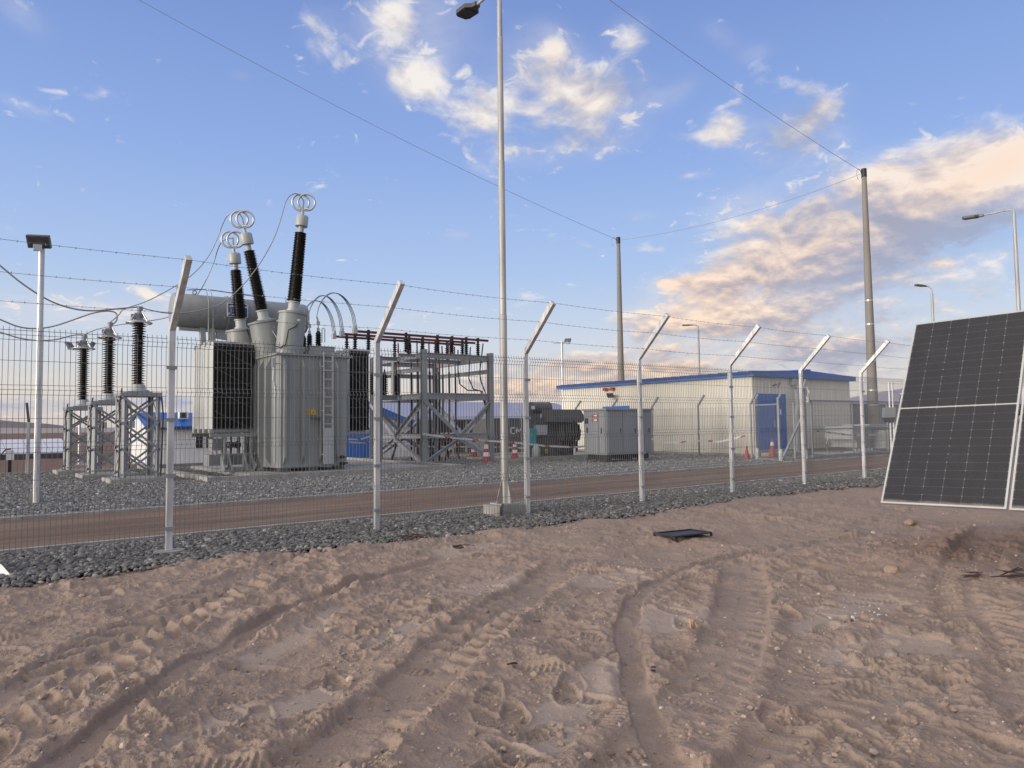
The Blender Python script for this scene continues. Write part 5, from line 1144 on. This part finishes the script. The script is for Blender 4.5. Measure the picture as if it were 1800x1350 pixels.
for pyy, mm in ((731, 'yellow'), (738.5, 'yellow')): b = MB(); q = ox(1045, pyy, kx - .03); b.cbox(q, (.008, .30, .1)); lb = b.build('warning_label', M['conedull'], C1); b = MB(); b.cbox(q - (.006, .05, 0), (.003, .16, .05)); b.build('printed_mark', M['white'], lb)

# ------------------------------------------------------------------ kiosk substation at far right, sensor box, field cabinet at far left
ry = dz(1530, 790, 31.0)[1]; Zr = lambda py, Y_=ry: float(oy(1530, py, Y_)[2])
R1 = thing('finned_transformer', 'pale grey finned distribution transformer behind the sliding gate', 'transformer', (float(oy(1500, 790, ry)[0]), ry, 0))
x0, x1, x2 = float(oy(1499, 770, ry)[0]), float(oy(1532, 770, ry)[0]), float(oy(1572, 770, ry)[0])
b = MB(); b.box((x0, ry, Zr(771)), (x1, ry + 1.2, Zr(748))); b.box((x0 + .5, ry + .1, .3), (x1, ry + 1.2, Zr(771) - .002)); b.box((x0 + .02, ry - .03, Zr(757)), (x1 - .05, ry - .002, Zr(751))); b.build('cable_box', M['tank_l'], R1)
b = MB(); b.box((x1 + .002, ry + .2, Zr(788)), (x2, ry + 1.2, Zr(752))); b.box((x1 - .05, ry + .05, Zr(752) + .002), (x2 + .1, ry + 1.3, Zr(746))); b.build('tank', M['tank_l'], R1)
b = MB()
for x in np.linspace(x1 + .45, x2 - .05, 7): b.prism([(x, ry - .35), (x + .05, ry - .38), (x + .10, ry - .35), (x + .10, ry + .198), (x, ry + .198)], Zr(788), Zr(757))
b.each('cooling_fin', M['tank_l'], R1)
b = MB(); b.box((x0 - .5, ry - .5, Zr(794)), (x1 - .1, ry + .1, Zr(791))); 
for x in (x0 - .35, x0 + .1, x0 + .5): b.bar((x, ry - .3, 0), (x, ry - .3, Zr(794)), .06)
for x in np.linspace(x0 - .2, x1 - .4, 6): b.lathe([(.05, 0), (.03, .1)], (x, ry - .2, Zr(791)), (0, 0, 1), 8)
b.build('terminal_shelf', M['tank_l'], R1)
b = MB(); b.box((x0 - .8, ry - .6, -.1), (x2 + .5, ry + 1.6, .12)); b.build('plinth', M['conc'], R1)
sp_ = dz(1566, 780, 25.5); BXS = thing('post_mounted_box', 'grey sloping equipment box on slotted steel posts beside the solar panel', 'equipment box', (sp_[0], sp_[1], 0))
b = MB()
for px in (1562.5, 1568.5): q = dz(px, 672, 25.5); b.bar((q[0], q[1], 0), q, .06, .04)
b.bar(gp(1572, 800), dz(1584, 692, 25.2), .08, .05); b.build('post', M['galv'], BXS)
b = MB(); q = dz(1565, 725, 25.3); r3, u3 = np.array([.794, -.607, 0]), np.array([0, 0, 1.0]); V = []
b.extr([q + r3 * -.17 + u3 * .17, q + r3 * .19 + u3 * .17, q + r3 * .17 - u3 * .17, q + r3 * -.2 - u3 * .17], (.12, .16, 0)); b.build('box', M['cab'], BXS)
b = MB(); b.extr([q + r3 * -.2 - u3 * .172, q + r3 * .17 - u3 * .172, q + r3 * .1 - u3 * .34, q + r3 * -.1 - u3 * .34], (.12, .16, 0)); b.build('lower_hood', M['darker'], BXS)
q = dz(18, 800, 40.0); FB = thing('field_cabinet', 'small pale junction cabinet on a dark post at the far left edge', 'cabinet', (q[0], q[1], -.8))
b = MB(); a_ = dz(17.5, 800, 40); b.cbox(a_, (.36, .3, .52)); b.build('box', M['white'], FB); b = MB(); b.bar((a_[0], a_[1], -.9), (a_[0], a_[1], a_[2] - .26), .16); b.tube([a_ + (-.5, 0, -.1), a_ + (-.2, 0, .3), a_ + (.05, 0, .33)], .04, 6); b.build('post', M['darker'], FB)
q = gp(47, 834); LP = thing('leaning_post', 'thin pale post with a dark slanted top standing left of the arresters', 'post', (q[0], q[1], 0)); a_ = oy(50.5, 742, q[1]); c_ = oy(47, 708, q[1])
b = MB(); b.bar(q - (0, 0, .05), a_, .075); b.build('post', M['galv'], LP); b = MB(); b.bar(a_, c_, .07); b.build('slanted_top', M['dark'], LP)
# solar rows, their sky sheen painted in pale, in the left distance and dark rows at the right
def array_row(label, ya, xa, xb, z0, z1, dpt, m, n, name='solar_array'):
    T = thing(name, label, 'solar array', ((xa + xb) / 2, ya, -1.1), 'distant solar arrays'); w = (xb - xa) / n
    for i in range(n):
        b = MB(); x0 = xa + i * w; b.extr([(x0 + .02, ya, z0), (x0 + w - .02, ya, z0), (x0 + w - .02, ya + dpt, z1), (x0 + .02, ya + dpt, z1)], (0, .02, .05)); b.build('panel_table', M[m], T)
    b = MB()
    for i in range(n): b.cbox((xa + (i + .5) * w, ya + dpt / 2, (-1.2 + (z0 + z1) / 2) / 2), (.15, .15, (z0 + z1) / 2 + 1.1))
    b.each('support_post', M['galv_d'], T)
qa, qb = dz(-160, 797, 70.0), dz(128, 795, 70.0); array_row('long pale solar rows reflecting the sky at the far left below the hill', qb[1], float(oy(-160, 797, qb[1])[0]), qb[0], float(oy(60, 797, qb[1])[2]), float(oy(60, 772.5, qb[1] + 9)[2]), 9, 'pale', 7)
qa = dz(60, 800, 66.0); b = MB(); b.box((float(oy(-200, 800, qa[1])[0]), qa[1], -1.2), (float(oy(125, 800, qa[1])[0]), qa[1] + .4, float(oy(60, 798, qa[1])[2]))); tag(b.build('retaining_wall', M['skirt']), 'low dark wall below the pale solar rows at the far left', 'wall')
qb = dz(1500, 740, 75.0); array_row('dark solar rows in the distance behind the finned transformer', qb[1], float(oy(1497, 740, qb[1])[0]), float(oy(1800, 740, qb[1])[0]), float(oy(1530, 752, qb[1])[2]), float(oy(1530, 711, qb[1] + 2)[2]), 2.0, 'skirt', 6)

# ------------------------------------------------------------------ cones and tape
def cone(loc, H, m, label, bands):
    T = thing('traffic_cone', label, 'traffic cone', loc, 'traffic cones'); k = H / .7
    b = MB(); b.box((loc[0] - .19 * k, loc[1] - .19 * k, loc[2]), (loc[0] + .19 * k, loc[1] + .19 * k, loc[2] + .035 * k)); b.build('base', M[m], T)
    b = MB(); b.lathe([(.15 * k, .036 * k), (.14 * k, .06 * k), (.035 * k, .68 * k), (.025 * k, .70 * k)], loc, (0, 0, 1), 20); c_ = b.build('body', M[m], T, smooth=50)
    for z0, z1 in bands:
        rr_ = lambda z: (.14 + (.035 - .14) * (z - .06) / .62 + .003) * k; b = MB(); b.lathe([(rr_(z0), z0 * k), (rr_(z1), z1 * k)], loc, (0, 0, 1), 20); b.build('white_band', M['white'], c_, smooth=50)
    return T
q = gp(855, 813); cone((q[0], q[1], 0), .82, 'conedull', 'white banded red cone standing right beside the rack column', [(.20, .33), (.44, .58)])
q = gp(833, 803, .1); cone((q[0], q[1], .1), .72, 'conedull', 'white banded red cone just left of the bigger one at the rack', [(.20, .33), (.44, .58)])
q = gp(905, 812); cone((q[0], q[1], 0), .80, 'conedull', 'red cone with white bands between the tall lamp pole and the fence post', [(.30, .40), (.50, .58)])
q = dz(373, 812, 47.0); cone((q[0], q[1], q[2]), .70, 'orange', 'bright orange cone by the white cabin, beneath the left radiators', [])
q = gp(1313, 808); cone((q[0], q[1], 0), .52, 'conedull', 'plain faded red cone left of the blue door', [])
q = gp(1358, 803, .02); cone((q[0], q[1], .02), .70, 'conedull', 'faded red cone with one white band in front of the blue door', [(.44, .58)])
def tape_mat():
    m = bpy.data.materials.new('striped_barrier_tape'); m.use_nodes = True; g = NG(m.node_tree); b = g.n['Principled BSDF']; geo = g.new('ShaderNodeNewGeometry'); s = g.new('ShaderNodeSeparateXYZ'); g.l.new(geo.outputs['Position'], s.inputs[0])
    f = g.m('GREATER_THAN', g.m('FRACT', g.m('MULTIPLY', g.m('ADD', g.m('ADD', s.outputs[0], g.m('MULTIPLY', s.outputs[1], .7)), s.outputs[2]), 1.1)), .80); g.l.new(g.mix(f, (.62, .62, .62), (.36, .14, .13)), b.inputs['Base Color']); b.inputs['Roughness'].default_value = .4; return m
TM = tape_mat()
def tape(pts, label):
    P = np.array(pts); b = MB()
    for a, c_ in zip(P[:-1], P[1:]): b.bar(a, c_, .006, .07)
    tag(b.build('barrier_tape', TM), label, 'barrier tape', 'red and white barrier tapes')
tape([oy(743, 763, 23.2), oy(800, 770, 23.0), oy(860, 775, 22.8), oy(905, 778, 22.4)], 'slack barrier tape from the rack column to the tall lamp pole')
tape([oy(905, 778, 21.4), oy(960, 784, 21.4), oy(1010, 786, 21.2), oy(1070, 781, 21.0), oy(1140, 773, 20.8), oy(1163, 770, 20.6)], 'barrier tape crossing in front of the small transformer and the grey cabinet')
tape([oy(664, 779, 25.8), oy(690, 783, 25.8), oy(760, 785, 25.8), oy(880, 786, 25.6), oy(930, 788, 25.6)], 'low barrier tape stretched through the foot of the rack')
tape([oy(613, 772, 30), oy(632, 773, 30), oy(650, 767, 30)], 'upper white tape loop across the blue tarpaulin door')
tape([oy(613, 777, 29), oy(640, 779, 29), oy(658, 775, 29)], 'lower white tape loop across the blue tarpaulin door')
tape([oy(1432, 757, 15.3), oy(1455, 760, 15.4), oy(1494, 765, 15.4), oy(1540, 764, 15.4)], 'barrier tape sagging behind the sliding gate')
b = MB(); q = gp(1456, 806); 
for i in range(5): a_ = oy(1454 + 1.2 * math.sin(i * 2), 764 + i * 8, 15.35); c_ = oy(1454 + 1.2 * math.sin(i * 2 + 2), 764 + (i + 1) * 8, 15.35); b.bar(a_, c_, .02, .05)
tag(b.build('barrier_tape', TM), 'loose end of barrier tape hanging down to the gravel behind the gate', 'barrier tape', 'red and white barrier tapes')
tape([ox(1166, 778, 24.3), ox(1200, 777, 24.3), ox(1241, 774, 24.3), ox(1262, 777, 24.3), ox(1310, 766, 24.3)], 'barrier tape strung along the inner fence by the cream wall')

# ------------------------------------------------------------------ solar panels on a tracker
PW, PH, PD = 1.134, 2.278, .035
def panel_material():
    m = bpy.data.materials.new('solar_glass'); m.use_nodes = True; g = NG(m.node_tree); b = g.n['Principled BSDF']; tc = g.new('ShaderNodeTexCoord'); O = tc.outputs['Object']; s = g.new('ShaderNodeSeparateXYZ'); g.l.new(O, s.inputs[0]); x, y = s.outputs[0], s.outputs[1]
    mx = .022; cw = (PW - 2 * mx) / 6; chh = (PH / 2 - .022 - .011) / 12
    fx = g.m('FRACT', g.m('DIVIDE', g.m('SUBTRACT', x, mx), cw)); dx = g.m('MULTIPLY', g.m('MINIMUM', fx, g.m('SUBTRACT', 1.0, fx)), cw)
    up = g.m('GREATER_THAN', y, PH / 2); y2 = g.m('SUBTRACT', y, g.m('MULTIPLY_ADD', up, PH / 2 + .011 - .022, .022))
    fy = g.m('FRACT', g.m('DIVIDE', y2, chh)); dy = g.m('MULTIPLY', g.m('MINIMUM', fy, g.m('SUBTRACT', 1.0, fy)), chh)
    lx = g.sm(dx, .0016, .0006); ly = g.sm(dy, .0018, .0008); dot = g.sm(g.m('ADD', dx, dy), .0085, .006)
    brk = g.sm(g.noise(O, 2.3, 2), .40, .46)
    ln = g.m('MAXIMUM', g.m('MULTIPLY', lx, g.m('MULTIPLY_ADD', brk, .55, .10)), g.m('MULTIPLY', ly, .26)); ln = g.m('MAXIMUM', ln, g.m('MULTIPLY', dot, .85)); mid = g.sm(g.m('ABSOLUTE', g.m('SUBTRACT', y, PH / 2)), .0075, .0055)
    fine = g.m('FRACT', g.m('MULTIPLY', fx, 11)); bus = g.m('MULTIPLY', g.sm(g.m('ABSOLUTE', g.m('SUBTRACT', fine, .5)), .06, .02), .05)
    dust = g.sm(g.noise(O, 3.0, 7, .7), .35, .8); speck = g.m('MULTIPLY', g.sm(g.noise(O, 130, 2, .6), .66, .74), g.sm(g.noise(O, 1.6, 4, .7), .42, .62)); scr = g.m('MULTIPLY', g.sm(g.noise(g.scale(O, 1.0), 26, 3, .8, 3.0), .69, .74), g.sm(g.noise(O, 1.3, 3), .5, .68))
    cell = g.mix(g.m('MULTIPLY_ADD', dust, .25, .10), (.014, .014, .019), (.056, .052, .053)); c = g.mix(g.m('ADD', ln, bus, clamp=True), cell, (.22, .225, .24)); c = g.mix(mid, c, (.42, .42, .39)); c = g.mix(g.m('MULTIPLY', g.m('MAXIMUM', speck, scr), .55), c, (.24, .21, .18))
    edge = g.m('MULTIPLY', g.sm(g.m('ADD', y, g.m('MULTIPLY', g.noise(O, 5.0, 4), .06)), .085, .05), .6); c = g.mix(edge, c, (.27, .22, .175))
    g.l.new(c, b.inputs['Base Color']); g.l.new(g.m('MULTIPLY_ADD', dust, .25, .22), b.inputs['Roughness']); b.inputs['Specular IOR Level'].default_value = .4; return m
PM = panel_material()
qs = (7.73, 3.83, .56, -1.53, 1.04, .022); uxp = np.array([math.cos(qs[3]) * math.cos(qs[5]), math.sin(qs[3]) * math.cos(qs[5]), math.sin(qs[5])])
n0 = np.array([-math.sin(qs[3]), math.cos(qs[3]), 0]); uyp = n0 * math.cos(qs[4]) + np.array([0, 0, 1]) * math.sin(qs[4]); uyp -= uxp * (uyp @ uxp); uyp /= np.linalg.norm(uyp); uzp = np.cross(uxp, uyp)
def rel(b, lo, hi): return b.box(lo, hi)
def solar(origin, label):
    T = thing('solar_module', label, 'solar panel', origin, 'solar panels mounted side by side'); T.matrix_world = Matrix(((uxp[0], uyp[0], uzp[0], origin[0]), (uxp[1], uyp[1], uzp[1], origin[1]), (uxp[2], uyp[2], uzp[2], origin[2]), (0, 0, 0, 1)))
    o_ = np.array(origin); sh = lambda p: tuple(np.array(p) + o_)
    def lb(mb, lo, hi): mb.box(sh(lo), sh(hi))
    f = .018; b = MB(); lb(b, (0, 0, -PD), (f, PH, .004)); lb(b, (PW - f, 0, -PD), (PW, PH, .004)); lb(b, (f, 0, -PD), (PW - f, f, .004)); lb(b, (f, PH - f, -PD), (PW - f, PH, .004)); b.build('frame', M['alu'], T)
    b = MB(); lb(b, (f, f, -.006), (PW - f, PH - f, 0)); b.build('glass', PM, T); b = MB(); lb(b, (PW / 2 - .2, PH / 2 - .05, -.03), (PW / 2 + .2, PH / 2 + .05, -.007)); b.build('junction_box', M['black'], T)
    return T
O1 = np.array(qs[:3]); solar(tuple(O1), 'dusty dark solar panel seen whole at the right edge, nearest the fence'); solar(tuple(O1 + uxp * (PW + .022) + np.array([0, 0, -.004])), 'dark solar panel cut off by the right edge of the photo')
solar(tuple(O1 + uxp * 2 * (PW + .022)), 'third dark solar panel just beyond the right edge') if False else None
ctr = O1 + uyp * PH * .5 - uzp * .12; TR = thing('tracker_frame', 'galvanised torque tube and post carrying the solar panels from behind', 'tracker frame', tuple(ctr + uxp * 2.9 * 1.0 - np.array([0, 0, ctr[2]])))
b = MB(); b.tube([ctr + uxp * .2, ctr + uxp * 4.2], .06, 10); b.build('torque_tube', M['galv_d'], TR); b = MB(); e_ = ctr + uxp * 3.3; b.bar((e_[0], e_[1], -.1), e_, .12, .16); b.build('post', M['galv_d'], TR)
b = MB()
for t_ in (.25, .9, 1.4, 2.05): b.bar(ctr + uxp * t_ - uyp * .6 + uzp * .07, ctr + uxp * t_ + uyp * .6 + uzp * .07, .05, .03)
b.each('rail', M['galv_d'], TR)

# ------------------------------------------------------------------ things lying on the sand
def ground_z(x, y): return float(sand_height(np.array([x]), np.array([y]))[0][0])
q_ = [gp(a_, c_, .03) for a_, c_ in ((1150, 938), (1215, 931), (1250, 937), (1186, 943))]; zf = max(ground_z(p_[0], p_[1]) for p_ in q_) + .022
q0, q1, q2, q3 = [gp(a_, c_, zf) for a_, c_ in ((1150, 937), (1215, 930.5), (1250, 936), (1186, 943))]
HF = thing('steel_frame', 'square black steel manhole frame lying on a low mound of sand', 'steel frame', (float((q0[0] + q2[0]) / 2), float((q0[1] + q2[1]) / 2), .05))
b = MB(); C4 = [np.array(q) for q in (q0, q1, q2, q3)]
for a_, c_ in zip(C4, C4[1:] + C4[:1]): b.bar(a_, c_, .03, .016)
b.build('rim', M['darker'], HF)
b = MB(); cc = sum(C4) / 4; ins = [cc + (p_ - cc) * .93 for p_ in C4]; b.extr([p_ - (0, 0, .012) for p_ in ins], (0, 0, .008)); b.build('sunken_plate', M['black'], HF)
b = MB()
for p_ in C4: b.cbox(p_ - (0, 0, .022), (.022, .022, .044))
b.each('corner_leg', M['darker'], HF)
def ground_z(x, y): return float(sand_height(np.array([x]), np.array([y]))[0][0])
def rock(px, py, size, m, label, name='rock', seed=1, flat=.7, cat='rock', sub=2):
    q = gp(px, py); z = ground_z(q[0], q[1]); r_ = np.random.default_rng(seed); V, Fc = ico(sub); V = V * (1 + .35 * (r_.random((len(V), 1)) - .5)) * np.array([1.2, .9, flat]) * size
    b = MB(); b.add(V + np.array([q[0], q[1], z + size * flat * .35]), [tuple(f) for f in Fc]); return tag(b.build(name, M[m]), label, cat)
M['rock'] = mat('tan_rock', (.30, .215, .16), .9, 0, .2, 20); M['rockg'] = mat('grey_rock', (.28, .23, .19), .9, 0, .2, 20); M['plaster'] = mat('white_plaster_crumb', (.62, .60, .57), .9, 0, .1, 20)
rock(1568, 1010, .075, 'rock', 'tan rock lying left of the reddish spoil heap', seed=3); rock(1600, 926, .07, 'rock', 'tan rock below the corner of the solar panel', seed=5); rock(1568, 1155, .05, 'rockg', 'small grey rock half buried on the right', seed=6); rock(628, 1125, .025, 'rockg', 'small round pebble on the sand in the middle', seed=8, name='pebble', cat='pebble'); rock(570, 1166, .022, 'rock', 'tiny tan pebble beside the left tyre rut', seed=9, name='pebble', cat='pebble')
q = gp(1220, 1112); z = ground_z(q[0], q[1]); b = MB(); 
for dx, h, t_ in ((-.012, .075, -.2), (.010, .062, .25)): b.extr([(q[0] + dx - .012, q[1], z - .01), (q[0] + dx + .014, q[1], z - .01), (q[0] + dx + t_ * .05, q[1] + .01, z + h)], (.004, .02, 0))
tag(b.build('wood_chip', M['wood']), 'upright orange brown wood chip on the pale smooth sand', 'wood chip')
for px, py, s, lab, sd in ((722, 949, .28, 'dark rusty scrap lying at the edge of the grey stones', 1), (800, 961, .26, 'second dark rusty scrap, nearer to the camera on the sand', 2), (1790, 1028, .40, 'dark broken scrap at the right edge of the spoil heap', 3), (1712, 1020, .16, 'small dark scrap sticking out of the spoil heap', 4), (672, 963, .03, 'tiny black scrap on the sand near the second post', 5), (900, 1176, .05, 'thin dark splinter on the sand near the middle', 6), (1152, 1186, .04, 'small black scrap beside the narrow wheel track', 7)):
    q = gp(px, py); z = ground_z(q[0], q[1]); r_ = random.Random(sd); b = MB()
    for i in range(9 if s > .1 else 3):
        a_ = r_.uniform(-.6, .6) - .6; c_ = np.array([q[0] + r_.uniform(-.5, .5) * s, q[1] + r_.uniform(-.25, .25) * s, z + .012 + r_.random() * .02]); d = np.array([math.cos(a_), math.sin(a_), r_.uniform(-.12, .12)]) * s * r_.uniform(.2, .5); b.bar(c_ - d, c_ + d, r_.uniform(.01, .03) * min(1, s * 5 + .3), .006)
    tag(b.build('scrap', M['rust'] if s > .1 else M['darker']), lab, 'scrap')
q0, q1, q2, q3 = gp(-14, 990, .06), gp(2, 993, .10), gp(17, 1010, .03), gp(-8, 1014, .0); b = MB(); b.extr([q0, q1, q2, q3], (0, .004, .006)); tag(b.build('paper_sheet', M['white']), 'folded white sheet lying on the stones at the left edge', 'sheet')
r_ = np.random.default_rng(21)
pc = []
for cx_, cy_, n_, s_ in ((1520, 1085, 26, .5), (1490, 1075, 12, .4), (75, 1028, 3, .2), (430, 1005, 2, .3)):
    c_ = gp(cx_, cy_)
    for i in range(n_): x_, y_ = c_[0] + r_.normal() * s_ * .4, c_[1] + r_.normal() * s_ * .25; pc.append((x_, y_, ground_z(x_, y_) + .003))
stones('plaster_crumbs', np.array(pc), .0075, stone_material('plaster_crumb', (.5, .48, .46), (.6, .58, .56), (.7, .68, .66)), 1, 8)
